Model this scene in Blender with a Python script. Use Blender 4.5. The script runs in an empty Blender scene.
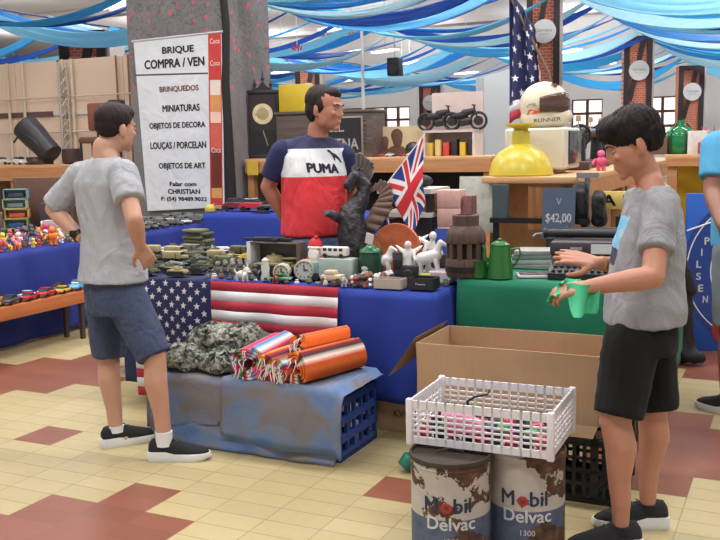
import bpy, bmesh, math, random
from mathutils import Vector as Vec, Matrix, noise
from mathutils.bvhtree import BVHTree
from math import sin, cos, pi, radians, tan, floor as fl
random.seed(11)
C = bpy.context.scene.collection
# ---------------------------------------------------------------- camera frame (720x540) and market grid
F, PT, RL, YW, H = 925.0, 0.13684, 0.021, -0.44915, 1.52
OX, OY, TS = -1.8577, 4.7371, 0.25626
CY, SY = cos(YW), sin(YW)
def at(x, y, d):                       # point seen at pixel x,y at depth d
    u = (x-360)/F*d; v = -(y-270)/F*d
    a = u*cos(RL)+v*sin(RL); b = -u*sin(RL)+v*cos(RL)
    return Vec((a, d*cos(PT)+b*sin(PT), H-d*sin(PT)+b*cos(PT)))
def px(x, y, z=0.0):                   # point seen at pixel x,y on the level z
    a = at(x, y, 1.0)-Vec((0, 0, H)); t = (z-H)/a.z
    return a*t+Vec((0, 0, H))
def dep(w): return w[1]*cos(PT)-(w[2]-H)*sin(PT)
def S(p, w): return p*dep(w)/F         # p pixels as metres at w
def G(u, v, z=0.0): return Vec((OX+u*CY-v*SY, OY+u*SY+v*CY, z))
def uv(w): return ((w[0]-OX)*CY+(w[1]-OY)*SY, -(w[0]-OX)*SY+(w[1]-OY)*CY)
U3 = Vec((CY, SY, 0)); V3 = Vec((-SY, CY, 0)); Z3 = Vec((0, 0, 1))
# ---------------------------------------------------------------- materials
def lin(c):
    r = []
    for k in c[:3]:
        k = k/255.0; r.append(k/12.92 if k <= .04045 else ((k+.055)/1.055)**2.4)
    return r
def rgba(c): return lin(c)+[1.0]
class NT:
    def __init__(s, name):
        s.m = bpy.data.materials.new(name); s.m.use_nodes = True; s.t = s.m.node_tree
        s.b = s.t.nodes['Principled BSDF']; s.tc = s.n('ShaderNodeTexCoord')
    def n(s, typ, **kw):
        o = s.t.nodes.new(typ)
        for k, v in kw.items(): setattr(o, k, v)
        return o
    def l(s, a, b): s.t.links.new(a, b)
    def val(s, sock, v):
        if hasattr(v, 'is_output'): s.l(v, sock)
        else: sock.default_value = v
    def math(s, op, a, b=None, c=None):
        o = s.n('ShaderNodeMath', operation=op); s.val(o.inputs[0], a)
        if b is not None: s.val(o.inputs[1], b)
        if c is not None: s.val(o.inputs[2], c)
        return o.outputs[0]
    def mix(s, f, a, b, bl='MIX'):
        o = s.n('ShaderNodeMix', data_type='RGBA', blend_type=bl); s.val(o.inputs[0], f); s.val(o.inputs[6], a); s.val(o.inputs[7], b); return o.outputs[2]
    def noise(s, sc, det=3, vec=None, dist=0, rough=.5):
        o = s.n('ShaderNodeTexNoise'); o.inputs['Scale'].default_value = sc; o.inputs['Detail'].default_value = det
        o.inputs['Distortion'].default_value = dist; o.inputs['Roughness'].default_value = rough
        s.l(vec or s.tc.outputs['Object'], o.inputs['Vector']); return o.outputs[0]
    def xyz(s, src='Object'):
        o = s.n('ShaderNodeSeparateXYZ'); s.l(s.tc.outputs[src], o.inputs[0]); return o.outputs
    def scl(s, x, y, z, src='Object', rot=(0, 0, 0)):
        o = s.n('ShaderNodeMapping'); o.inputs['Scale'].default_value = (x, y, z); o.inputs['Rotation'].default_value = rot
        s.l(s.tc.outputs[src], o.inputs[0]); return o.outputs[0]
    def ramp(s, f, stops, const=False):
        o = s.n('ShaderNodeValToRGB'); r = o.color_ramp
        if const: r.interpolation = 'CONSTANT'
        while len(r.elements) < len(stops): r.elements.new(.5)
        for e, (p, c) in zip(r.elements, stops): e.position = p; e.color = rgba(c) if len(c) == 3 else c
        s.l(f, o.inputs[0]); return o.outputs[0]
    def bump(s, h, st=.3, d=.01):
        o = s.n('ShaderNodeBump'); o.inputs['Strength'].default_value = st; o.inputs['Distance'].default_value = d
        s.l(h, o.inputs['Height']); s.l(o.outputs[0], s.b.inputs['Normal'])
    def done(s, col=None, rough=.6, metal=0):
        if col is not None: s.val(s.b.inputs['Base Color'], col)
        s.b.inputs['Roughness'].default_value = rough; s.b.inputs['Metallic'].default_value = metal
        return s.m
_mc = {}
def M(c, rough=.6, metal=0, var=.12, vs=9, bump=0, bs=60, name=None):
    key = (tuple(c), rough, metal, var, vs, bump, bs)
    if key in _mc: return _mc[key]
    t = NT(name or 'paint_%d_%d_%d' % tuple(c[:3]))
    n = t.noise(vs, 4)
    a = [k*(1-var) for k in lin(c)]+[1]; b = [min(1, k*(1+var)) for k in lin(c)]+[1]
    col = t.mix(n, a, b)
    if bump: t.bump(t.noise(bs, 3), bump)
    m = t.done(col, rough, metal); _mc[key] = m
    return m
def emis(c, st):
    t = NT('lamp_pane_glow'); t.b.inputs['Emission Color'].default_value = rgba(c); t.b.inputs['Emission Strength'].default_value = st
    return t.done(rgba(c), .5)
def wood(c1, c2, axis=0, sc=4, rough=.55):
    t = NT('wood'); s = [sc*9]*3; s[axis] = sc*.5
    v = t.scl(*s); n = t.noise(1, 4, v, 1.2)
    col = t.ramp(n, [(.3, c1), (.7, c2)]); t.bump(n, .15); return t.done(col, rough)
# ---------------------------------------------------------------- mesh builder
class MB:
    def __init__(s): s.bm = bmesh.new(); s.mats = []
    def mi(s, m):
        if m not in s.mats: s.mats.append(m)
        return s.mats.index(m)
    def _set(s, faces, m):
        i = s.mi(m)
        for f in faces: f.material_index = i
    def box(s, c, sz, m, R=None, bev=0, taper=None):
        r = bmesh.ops.create_cube(s.bm, size=1); vs = r['verts']
        for v in vs:
            if taper and v.co.z > 0: v.co.x *= taper[0]; v.co.y *= taper[1]
            v.co = Vec((v.co.x*sz[0], v.co.y*sz[1], v.co.z*sz[2]))
        fs = list({f for v in vs for f in v.link_faces})
        if bev:
            es = list({e for v in vs for e in v.link_edges})
            b = bmesh.ops.bevel(s.bm, geom=es, offset=bev, segments=2, affect='EDGES', profile=.5)
            fs = list({f for f in b['faces']} | {f for f in fs if f.is_valid})
            vs = list({v for f in fs for v in f.verts})
            # collect the whole island
            seen = set(vs); st = list(vs)
            while st:
                v = st.pop()
                for e in v.link_edges:
                    o = e.other_vert(v)
                    if o not in seen: seen.add(o); st.append(o)
            vs = list(seen); fs = list({f for v in vs for f in v.link_faces})
        Mx = Matrix.Translation(Vec(c)) @ (R.to_4x4() if R else Matrix())
        for v in vs: v.co = Mx @ v.co
        s._set(fs, m); return s
    def ring(s, c, ax, ay, rx, ry, n):
        return [s.bm.verts.new(Vec(c)+ax*(rx*cos(2*pi*k/n))+ay*(ry*sin(2*pi*k/n))) for k in range(n)]
    def skin(s, rings, m, caps=(True, True), closed=False):
        i = s.mi(m); n = len(rings[0])
        pr = list(zip(rings, rings[1:]))
        if closed: pr.append((rings[-1], rings[0]))
        for a, b in pr:
            for k in range(n):
                f = s.bm.faces.new((a[k], a[(k+1) % n], b[(k+1) % n], b[k])); f.material_index = i
        if not closed:
            if caps[0]: s.bm.faces.new(rings[0][::-1]).material_index = i
            if caps[1]: s.bm.faces.new(rings[-1]).material_index = i
        return s
    def tube(s, pts, r, m, n=8, caps=(True, True), flat=1.0, up=None):
        pts = [Vec(p) for p in pts]; rs = r if isinstance(r, (list, tuple)) else [r]*len(pts)
        rings = []; pa = None
        for k, p in enumerate(pts):
            d = (pts[min(k+1, len(pts)-1)]-pts[max(k-1, 0)]).normalized()
            if pa is None:
                q = Vec(up) if up else (Vec((0, 0, 1)) if abs(d.z) < .9 else Vec((1, 0, 0)))
                a = (q-d*q.dot(d)).normalized()
            else: a = (pa-d*pa.dot(d)).normalized()
            pa = a; b = d.cross(a)
            rings.append(s.ring(p, b, a, rs[k], rs[k]*flat, n))
        return s.skin(rings, m, caps)
    def cyl(s, p0, p1, r0, m, r1=None, n=16): return s.tube([p0, p1], [r0, r0 if r1 is None else r1], m, n)
    def lathe(s, prof, m, c=(0, 0, 0), n=24, R=None, caps=(True, True)):
        R = R or Matrix.Identity(3); ax = R @ Vec((1, 0, 0)); ay = R @ Vec((0, 1, 0)); az = R @ Vec((0, 0, 1)); c = Vec(c)
        return s.skin([s.ring(c+az*z, ax, ay, max(r, 1e-4), max(r, 1e-4), n) for r, z in prof], m, caps)
    def ell(s, c, r, m, R=None, u=14, v=9):
        r = (r, r, r) if not hasattr(r, '__len__') else r
        R = R or Matrix.Identity(3); ax, ay, az = (R @ Vec(k) for k in ((1, 0, 0), (0, 1, 0), (0, 0, 1))); c = Vec(c)
        rg = []
        for k in range(v+1):
            t = -pi/2+pi*k/v; q = max(cos(t), .02)
            rg.append(s.ring(c+az*(r[2]*sin(t)), ax, ay, r[0]*q, r[1]*q, u))
        return s.skin(rg, m)
    def prism(s, poly, vec, m):
        a = [s.bm.verts.new(Vec(p)) for p in poly]; b = [s.bm.verts.new(Vec(p)+Vec(vec)) for p in poly]; i = s.mi(m)
        n = len(a); fs = []
        fs.append(s.bm.faces.new(a[::-1])); fs.append(s.bm.faces.new(b))
        for k in range(n): fs.append(s.bm.faces.new((a[k], a[(k+1) % n], b[(k+1) % n], b[k])))
        for f in fs: f.material_index = i
        return s
    def grid(s, fn, nu, nv, m, th=0.0):       # fn(a,b) a,b in 0..1 ; closed slab when th > 0
        g = [[Vec(fn(i/nu, j/nv)) for j in range(nv+1)] for i in range(nu+1)]; i0 = s.mi(m)
        def nrm(i, j):
            a = g[min(i+1, nu)][j]-g[max(i-1, 0)][j]; b = g[i][min(j+1, nv)]-g[i][max(j-1, 0)]
            return a.cross(b).normalized()
        A = [[s.bm.verts.new(p) for p in r] for r in g]
        if th: B = [[s.bm.verts.new(g[i][j]-nrm(i, j)*th) for j in range(nv+1)] for i in range(nu+1)]
        def q(*v): s.bm.faces.new(v).material_index = i0
        for i in range(nu):
            for j in range(nv):
                q(A[i][j], A[i+1][j], A[i+1][j+1], A[i][j+1])
                if th: q(B[i][j], B[i][j+1], B[i+1][j+1], B[i+1][j])
        if th:
            for i in range(nu):
                q(A[i][0], B[i][0], B[i+1][0], A[i+1][0]); q(A[i][nv], A[i+1][nv], B[i+1][nv], B[i][nv])
            for j in range(nv):
                q(A[0][j], A[0][j+1], B[0][j+1], B[0][j]); q(A[nu][j], B[nu][j], B[nu][j+1], A[nu][j+1])
        return s
    def xf(s, Mx):
        for v in s.bm.verts: v.co = Mx @ v.co
        return s
    def obj(s, name, parent=None, loc=None, rz=0, ang=40, fix=True):
        me = bpy.data.meshes.new(name)
        if fix: bmesh.ops.recalc_face_normals(s.bm, faces=s.bm.faces)
        s.bm.to_mesh(me); s.bm.free()
        return link(name, me, s.mats, parent, loc, rz, ang)
def link(name, me, mats, parent=None, loc=None, rz=0, ang=40):
    if mats is not None:
        me.materials.clear()
        for m in mats: me.materials.append(m)
    for p in me.polygons: p.use_smooth = True
    try: me.set_sharp_from_angle(angle=radians(ang))
    except Exception: pass
    o = bpy.data.objects.new(name, me); C.objects.link(o)
    if parent: o.parent = parent
    if loc is not None: o.location = loc
    o.rotation_euler = (0, 0, rz)
    return o
def tag(o, label, cat, group=None, kind=None):
    o['label'] = label; o['category'] = cat
    if group: o['group'] = group
    if kind: o['kind'] = kind
    return o
def thing(name, label, cat, loc=(0, 0, 0), rz=0, group=None):
    o = bpy.data.objects.new(name, None); C.objects.link(o); o.empty_display_size = .1
    o.location = loc; o.rotation_euler = (0, 0, rz); return tag(o, label, cat, group)
def struct(o): o['kind'] = 'structure'; return o
def dup(root, loc, rz, label, group=None, scale=None):
    r = root.copy(); C.objects.link(r); r.location = loc; r.rotation_euler = (0, 0, rz); r['label'] = label
    if group: r['group'] = group
    if scale: r.scale = (scale,)*3
    for ch in list(root.children):
        c = ch.copy(); C.objects.link(c); c.parent = r
        for g in list(ch.children):
            d = g.copy(); C.objects.link(d); d.parent = c
    return r
class Proto:                            # first use moves the prototype itself, later uses copy it
    def __init__(s, root): s.root = root; s.used = False
    def put(s, loc, rz, label, group=None, scale=None):
        if not s.used:
            s.used = True; r = s.root; r.location = loc; r.rotation_euler = (0, 0, rz); r['label'] = label
            if group: r['group'] = group
            r.scale = (scale or 1,)*3
            return r
        return dup(s.root, loc, rz, label, group, scale or 1)
ORD = ['first', 'second', 'third', 'fourth', 'fifth', 'sixth', 'seventh', 'eighth', 'ninth', 'tenth', 'eleventh', 'twelfth', 'thirteenth', 'fourteenth', 'fifteenth', 'sixteenth', 'seventeenth', 'eighteenth', 'nineteenth', 'twentieth']
def RX(a): return Matrix.Rotation(a, 3, 'X')
def RY(a): return Matrix.Rotation(a, 3, 'Y')
def RZ(a): return Matrix.Rotation(a, 3, 'Z')
def evalmesh(o):
    dg = bpy.context.evaluated_depsgraph_get(); dg.update()
    return bpy.data.meshes.new_from_object(o.evaluated_get(dg))
def remesh(mb, voxel, it=4, fac=.5):
    me = bpy.data.meshes.new('tmp'); bmesh.ops.recalc_face_normals(mb.bm, faces=mb.bm.faces); mb.bm.to_mesh(me); mb.bm.free()
    o = bpy.data.objects.new('tmp', me); C.objects.link(o)
    r = o.modifiers.new('r', 'REMESH'); r.mode = 'VOXEL'; r.voxel_size = voxel
    if it: q = o.modifiers.new('s', 'SMOOTH'); q.factor = fac; q.iterations = it
    out = evalmesh(o); bpy.data.objects.remove(o); bpy.data.meshes.remove(me)
    return out
def textmesh(body, size, ext=0.0, al='CENTER', shear=0, off=0, spacing=1, bold=0):
    cu = bpy.data.curves.new('t', 'FONT'); cu.body = body; cu.size = size; cu.extrude = ext; cu.align_x = al; cu.align_y = 'CENTER'
    cu.shear = shear; cu.offset = off; cu.space_character = spacing; cu.resolution_u = 3
    o = bpy.data.objects.new('t', cu); C.objects.link(o); me = evalmesh(o)
    bpy.data.objects.remove(o); bpy.data.curves.remove(cu)
    if bold:                             # thicker strokes: shifted copies of the letters
        bm = bmesh.new(); bm.from_mesh(me); g = bm.verts[:]+bm.edges[:]+bm.faces[:]; b = bold*size
        for k, (dx, dy) in enumerate(((.5, 0), (-.5, 0), (0, .4), (0, -.4))):
            r = bmesh.ops.duplicate(bm, geom=g)['geom']
            for v in r:
                if isinstance(v, bmesh.types.BMVert): v.co += Vec((dx*b, dy*b, .00004*(k+1)))
        bm.to_mesh(me); bm.free()
    return me
def text(body, size, m, Mx, parent, name='lettering', ext=.001, squash=1.0, **kw):
    me = textmesh(body, size, ext, **kw)
    for v in me.vertices: v.co = Mx @ Vec((v.co.x*squash, v.co.y, v.co.z))
    o = link(name, me, [m], parent)
    return o
def frame(o, xa, ya):                   # matrix from origin and two axes
    xa = Vec(xa).normalized(); ya = Vec(ya).normalized(); za = xa.cross(ya); m = Matrix((xa, ya, za)).transposed().to_4x4(); m.translation = Vec(o); return m
# ---------------------------------------------------------------- camera
cam = bpy.data.cameras.new('camera'); co = bpy.data.objects.new('camera', cam); C.objects.link(co)
cam.sensor_fit = 'HORIZONTAL'; cam.sensor_width = 36; cam.lens = F/720*36; cam.clip_end = 300
fw = Vec((0, cos(PT), -sin(PT))); up = Vec((0, sin(PT), cos(PT))); X3 = Vec((1, 0, 0))
cr = X3*cos(RL)-up*sin(RL); cu_ = X3*sin(RL)+up*cos(RL)
mm = Matrix((cr, cu_, -fw)).transposed().to_4x4(); mm.translation = Vec((0, 0, H)); co.matrix_world = mm
bpy.context.scene.camera = co
# ---------------------------------------------------------------- floor
def floor_mat():
    t = NT('floor_tiles'); x = t.xyz()
    c = t.math('DIVIDE', x[0], TS); r = t.math('DIVIDE', x[1], -TS)
    ci = t.math('FLOOR', c); ri = t.math('FLOOR', r)
    a = t.math('SUBTRACT', t.math('FLOORED_MODULO', ci, 8.0), 4.0)
    b = t.math('SUBTRACT', t.math('FLOORED_MODULO', t.math('ADD', ri, 1.0), 8.0), 4.0)
    sm = t.math('ADD', t.math('ABSOLUTE', a), t.math('ABSOLUTE', b))
    red = t.math('MAXIMUM', t.math('LESS_THAN', sm, 2.5), t.math('GREATER_THAN', sm, 7.5))
    r2 = t.math('MULTIPLY', r, 2.0)
    cv = t.n('ShaderNodeCombineXYZ'); t.l(ci, cv.inputs[0]); t.l(t.math('FLOOR', r2), cv.inputs[1])
    wn = t.n('ShaderNodeTexWhiteNoise', noise_dimensions='2D'); t.l(cv.outputs[0], wn.inputs['Vector'])
    big = t.noise(.9, 3); sp = t.noise(30, 4)
    yel = t.mix(wn.outputs[0], rgba((182, 167, 124)), rgba((198, 183, 138)))
    yel = t.mix(t.math('MULTIPLY', big, .45), yel, rgba((158, 142, 100)))
    rd = t.mix(wn.outputs[0], rgba((124, 68, 52)), rgba((138, 78, 58)))
    col = t.mix(red, yel, rd)
    col = t.mix(t.math('MULTIPLY', sp, .22), col, rgba((120, 100, 74)))
    fc = t.math('ABSOLUTE', t.math('SUBTRACT', t.math('FRACT', c), .5)); fr = t.math('ABSOLUTE', t.math('SUBTRACT', t.math('FRACT', r2), .5))
    g = t.math('MAXIMUM', t.math('GREATER_THAN', fc, .4925), t.math('GREATER_THAN', fr, .483))
    g = t.math('MULTIPLY', g, t.math('SUBTRACT', .75, t.math('MULTIPLY', red, .45)))
    g = t.math('MULTIPLY', g, t.math('MULTIPLY_ADD', t.noise(3, 2), 1.2, .2))
    col = t.mix(g, col, rgba((92, 76, 52)))
    t.bump(sp, .08)
    t.l(col, t.b.inputs['Base Color']); t.b.inputs['Roughness'].default_value = .42; return t.m
mb = MB(); mb.box((-20, 14, -.05), (78, 56, .1), floor_mat()); fo = struct(mb.obj('floor', loc=(OX, OY, 0), rz=YW))
# ---------------------------------------------------------------- ceiling and back wall
mb = MB(); mb.box((-20, 14.5, 6.6), (78, 57, .1), M((214, 212, 218), .8, var=.06, vs=.6, name='grey_ceiling')); struct(mb.obj('ceiling', loc=(OX, OY, 0), rz=YW))
WV = 37.0
wm = M((226, 228, 230), .8, var=.06, vs=1)
def wall_back():
    # pieces of wall round the windows
    W = []
    for x0, x1 in ((338, 411), (440, 481), (572, 603), (648, 677), (600, 612)):
        q = []
        for x in (x0, x1):
            r = at(x, 120, 1.0)-Vec((0, 0, H)); q.append(uv(Vec((0, 0, H))+r*(G(0, WV).dot(V3)/r.dot(V3)))[0])
        if x1-x0 > 20: W.append(tuple(q))
    W.sort(); z0, z1 = 1.35, 3.15
    mb = MB(); x = -60.0
    for a, b in W:
        mb.box(((x+a)/2, WV, 3.3), (a-x, .3, 6.6), wm); x = b
    mb.box(((x+19)/2, WV, 3.3), (19-x, .3, 6.6), wm)
    for a, b in W:
        mb.box(((a+b)/2, WV, z0/2), (b-a, .3, z0), wm); mb.box(((a+b)/2, WV, (z1+6.6)/2), (b-a, .3, 6.6-z1), wm)
    struct(mb.obj('wall_back', loc=(OX, OY, 0), rz=YW))
    fm = M((92, 66, 60), .6); gl = emis((255, 240, 236), 1.15)  # panes emit evenly: the daylight outside is put into the glass
    for i, (a, b) in enumerate(W):
        o = bpy.data.objects.new('window_%d' % (i+1), None); C.objects.link(o); struct(o); o.location = G((a+b)/2, WV, z0); o.rotation_euler = (0, 0, YW)
        w = b-a; h = z1-z0; n = max(2, round(w/.62)); m1 = MB(); m2 = MB()
        for k in range(n+1): m1.box((-w/2+w*k/n, -.02, h/2), (.11, .14, h), fm)
        for k in range(4): m1.box((0, -.02, h*k/3), (w, .14, .11), fm)
        m1.obj('window_frame', o); m2.box((0, .06, h/2), (w, .02, h), gl); m2.obj('pane', o)
wall_back()
# ---------------------------------------------------------------- people: each body is one remeshed continuous surface
def skinmat(c):
    t = NT('skin'); n = t.noise(12, 3); col = t.mix(n, rgba([k*.94 for k in c]), rgba([min(255, k*1.05) for k in c])); t.b.inputs['Subsurface Weight'].default_value = .08
    t.b.inputs['Subsurface Radius'].default_value = (.02, .008, .004); return t.done(col, .5)
def cap(mb, p0, r0, p1, r1, m=None, flat=False, sq=1.0, up=None):
    p0 = Vec(p0); p1 = Vec(p1); d = (p1-p0).normalized(); pts = []; rs = []
    if not flat:
        for k in range(4): a = pi/2*(1-k/4); pts.append(p0-d*r0*sin(a)); rs.append(max(r0*cos(a), .001))
    pts.append(p0); rs.append(r0); pts.append(p1); rs.append(r1)
    if not flat:
        for k in range(1, 5): a = pi/2*k/4; pts.append(p1+d*r1*sin(a)); rs.append(max(r1*cos(a), .001))
    mb.tube(pts, rs, m, 14, flat=sq, up=up)
def chain(mb, pts, rs, m=None):
    for k in range(len(pts)-1): cap(mb, pts[k], rs[k], pts[k+1], rs[k+1], m)
def hand(mb, w, d, n, th, curl=(.5, .5, .5, .5), s=1.0, spread=.12):
    """w wrist, d towards the fingers, n palm side, th unit vector on the thumb's side"""
    w = Vec(w); d = Vec(d).normalized(); th = Vec(th); th = (th-d*th.dot(d)).normalized(); n0 = d.cross(th); n = n0 if n0.dot(Vec(n)) > 0 else -n0
    for k in range(4):
        a = (1.5-k)*.0195*s
        cap(mb, w+d*.012*s+th*a*.6, .017*s, w+d*.085*s+th*a, .0125*s, None)
        L = (.072, .08, .075, .058)[k]*s; r = (.0098, .0102, .0098, .0086)[k]*s
        kn = w+d*.088*s+th*a; dd = (d+th*(1.5-k)*spread).normalized(); c = curl[k]
        p = kn; ang = c*.55
        for q, fr in enumerate((.45, .31, .24)):
            dq = dd*cos(ang)+n*sin(ang); p2 = p+dq*L*fr; cap(mb, p, r*(1-.09*q), p2, r*(.93-.09*q), None); p = p2; ang += c*.75
    b = w+d*.022*s+th*.022*s; k1 = b+(d*.55+th*.7+n*.35).normalized()*.044*s; k2 = k1+(d*.85+th*.35+n*.3).normalized()*.034*s; k3 = k2+(d*.95+th*.1+n*.3).normalized()*.026*s
    cap(mb, b, .0165*s, k1, .0125*s); cap(mb, k1, .0122*s, k2, .0108*s); cap(mb, k2, .0108*s, k3, .0085*s)
def head(mb, c, fwd, up, s=1.0, jaw=1.0):
    fwd = Vec(fwd).normalized(); up = Vec(up); up = (up-fwd*up.dot(fwd)).normalized(); rt = fwd.cross(up)
    R = Matrix((rt, fwd, up)).transposed()
    def P(x, y, z): return Vec(c)+rt*x*s+fwd*y*s+up*z*s
    def e(x, y, z, a, b, cc): mb.ell(P(x, y, z), (a*s, b*s, cc*s), None, R, 18, 12)
    e(0, -.012, .035, .075, .097, .082)                # cranium
    e(0, .022, -.02, .066, .074, .085)                 # face mass
    e(0, .038, -.068, .048*jaw, .052, .042)            # jaw
    e(0, .076, -.096, .021, .017, .017)                # chin
    e(.045, .012, -.05, .022*jaw, .045, .045); e(-.045, .012, -.05, .022*jaw, .045, .045)
    e(0, .084, .024, .05, .013, .011)                  # brow
    e(.034, .074, -.02, .021, .017, .015); e(-.034, .074, -.02, .021, .017, .015)   # cheekbones
    mb.tube([P(0, .088, .016), P(0, .097, -.01), P(0, .102, -.028)], [.008*s, .0095*s, .011*s], None, 10)
    e(.011, .093, -.031, .009, .01, .0075); e(-.011, .093, -.031, .009, .01, .0075); e(0, .1, -.029, .011, .011, .009)
    e(0, .087, -.057, .023, .012, .0065); e(0, .085, -.067, .02, .012, .007)        # lips
    for q in (1, -1):                                  # ears
        mb.ell(P(q*.077, -.012, -.012), (.009*s, .019*s, .032*s), None, R @ RZ(-q*.35), 12, 8)
        mb.ell(P(q*.076, -.002, -.036), (.008*s, .009*s, .011*s), None, R, 10, 6)
    return P, R, rt, fwd, up
def eyes(P, R, s, parent, dark=(40, 26, 20)):
    for q in (1, -1):
        m = MB(); m.ell(P(q*.031, .081, .004), (.0125*s, .0075*s, .0055*s), M((150, 132, 124), .35), R, 12, 8)
        m.ell(P(q*.031, .086, .003), (.006*s, .0035*s, .0052*s), M(dark, .25), R, 10, 6); m.obj('eye', parent)
        m = MB(); m.tube([P(q*.014, .0955, .024), P(q*.034, .091, .029), P(q*.052, .076, .022)], [.0035*s, .0045*s, .002*s], M(dark, .8), 8, flat=.8); m.obj('eyebrow', parent)
def hair_obj(parts, P, R, s, parent, col, amp=.004, sc=60, voxel=.0042, cut=None, it=3):
    mb = MB()
    for (x, y, z, a, b, c) in parts: mb.ell(P(x, y, z), (a*s, b*s, c*s), None, R, 20, 14)
    me = remesh(mb, voxel, it)
    inv = R.transposed(); c0 = P(0, 0, 0)
    for v in me.vertices:
        q = inv @ (v.co-c0); q2 = q-Vec((0, -.05, .02)); az = math.atan2(q2.x, q2.y); rr_ = math.hypot(q2.x, q2.y); el_ = math.atan2(q2.z, rr_); w = noise.noise(Vec((az*sc*.16, el_*2.2, rr_*8)))+.6*noise.noise(Vec((az*sc*.42, el_*3.5, 3)))+.35*noise.noise(q*sc*.35); v.co += v.normal*(w*amp)
    t = NT('hair'); vv = t.scl(120, 120, 22); col2 = t.mix(t.noise(1, 3, vv), rgba([k*.6 for k in col]), rgba([min(255, k*1.5) for k in col])); t.bump(t.noise(1, 3, vv), .5, .004)
    t.b.inputs['Specular IOR Level'].default_value = .25; return link('hair', me, [t.done(col2, .6)], parent, ang=180)
def shoe(parent, heel, toe, zb=0.0, w=.047, upper=(26, 26, 30), sole=(226, 228, 232), label=None):
    """a running shoe between heel and toe points on the level zb"""
    heel = Vec((heel[0], heel[1], zb)); toe = Vec((toe[0], toe[1], zb)); d = toe-heel; L = d.length; d.normalize(); sd = Vec((-d.y, d.x, 0))
    def P(t, s_, z): return heel+d*(t*L)+sd*s_+Z3*z
    mb = MB()
    prof = [(.0, .6, .02), (.03, .78, .022), (.12, .8, .03), (.3, .78, .03), (.45, .84, .03), (.62, 1.0, .027), (.78, 1.02, .024), (.9, .82, .022), (.97, .5, .022), (1.0, .22, .024)]
    a = []
    ol = [(t, w*k) for t, k, z in prof]+[(t, -w*k) for t, k, z in prof[::-1]]
    r0 = [mb.bm.verts.new(P(t*1.0, s_*.94, .0+(.012 if t > .93 else 0))) for t, s_ in ol]
    r1 = [mb.bm.verts.new(P(.5+(t-.5)*1.05, s_*1.08, .018)) for t, s_ in ol]
    r2 = [mb.bm.verts.new(P(.5+(t-.5)*1.02, s_*1.02, .038 if t > .35 else .05)) for t, s_ in ol]
    mb.skin([r0, r1, r2], M(sole, .6)); so = mb
    mb = MB()
    rows = []
    for t, k, h in [(0.0, .55, .085), (.05, .74, .108), (.14, .8, .112), (.28, .8, .11), (.42, .82, .103), (.56, .9, .09), (.7, .96, .076), (.84, .88, .065), (.94, .64, .052), (.99, .34, .042)]:
        ring = []
        for q in range(13):
            an = pi*q/12; ring.append(mb.bm.verts.new(P(t, cos(an)*w*k*(1 if sin(an) < .9 else .9), .026+(h-.026)*sin(an)**.75)))
        ring += [mb.bm.verts.new(P(t, -w*k*.5, .024)), mb.bm.verts.new(P(t, w*k*.5, .024))]
        rows.append(ring)
    mb.skin(rows, M(upper, .85, bump=.3, bs=220)); u = mb.obj('shoe', parent, ang=60)
    if label: u['label'] = label
    s_ = so.obj('sole', u, ang=60); s_['label'] = 'white rubber sole'
    mb = MB()
    for k in range(5):
        t = .4+.065*k; z = .108-.011*k; mb.tube([P(t, -.02, z-.004), P(t+.01, 0, z+.003), P(t, .02, z-.004)], .003, M((60, 60, 64), .8), 6)
    mb.obj('laces', u)
    return u
def sock(parent, p0, p1, r, col=(226, 226, 228)):
    mb = MB(); mb.tube([p0, Vec(p0)*.5+Vec(p1)*.5, p1], [r*1.06, r, r*1.02], M(col, .9, bump=.3, bs=300), 18); mb.obj('sock', parent)
def wrinkle(me, amp, sc, seed=0, stretch=(1, 1, .45), keep=None):
    for v in me.vertices:
        q = Vec((v.co.x*stretch[0]+v.co.z*.35, v.co.y*stretch[1]-v.co.z*.2, v.co.z*stretch[2]))*sc+Vec((seed, seed*.7, 0))
        w = .7*noise.noise(q)+.75*(.6-2*abs(noise.noise(q*1.3+Vec((5, 2, seed)))))+.4*(.5-2*abs(noise.noise(Vec((q.x*2.2, q.y*2.2, q.z*3.4)))))
        v.co += v.normal*(w*amp)
def loft(mb, rows, m=None, n=24):
    """rows: (centre, half width vector, half depth vector) superellipse rings"""
    rg = []
    for c, a, b in rows:
        c = Vec(c); a = Vec(a); b = Vec(b); r = []
        for k in range(n):
            t = 2*pi*k/n; x = cos(t); y = sin(t); e = .85
            r.append(mb.bm.verts.new(c+a*(abs(x)**e*(1 if x >= 0 else -1))+b*(abs(y)**e*(1 if y >= 0 else -1))))
        rg.append(r)
    mb.skin(rg, m)
def heather(c, amt=.12):
    t = NT('jersey'); a = t.noise(140, 2); b = t.noise(5, 3)
    col = t.mix(t.mix(.5, a, b), rgba([k*(1-amt) for k in c]), rgba([min(255, k*(1+amt*.6)) for k in c])); t.bump(t.noise(5, 4, t.scl(1, 1, .6, rot=(.4, .5, 0)), dist=1.6), .7, .05); return t.done(col, .9)
def denim(c):
    t = NT('denim'); v = t.scl(300, 300, 30); a = t.noise(1, 2, v); b = t.noise(7, 4)
    col = t.mix(b, rgba([k*.72 for k in c]), rgba([min(255, k*1.25) for k in c])); col = t.mix(t.math('MULTIPLY', a, .25), col, rgba((130, 140, 165))); t.bump(t.noise(8, 4, dist=1.4), .6, .04); return t.done(col, .9)
def garment(mb, name, mat, parent, voxel=.009, it=4, amp=.004, sc=9, seed=0):
    me = remesh(mb, voxel, it); wrinkle(me, amp, sc, seed); return link(name, me, [mat], parent, ang=70)
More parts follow.
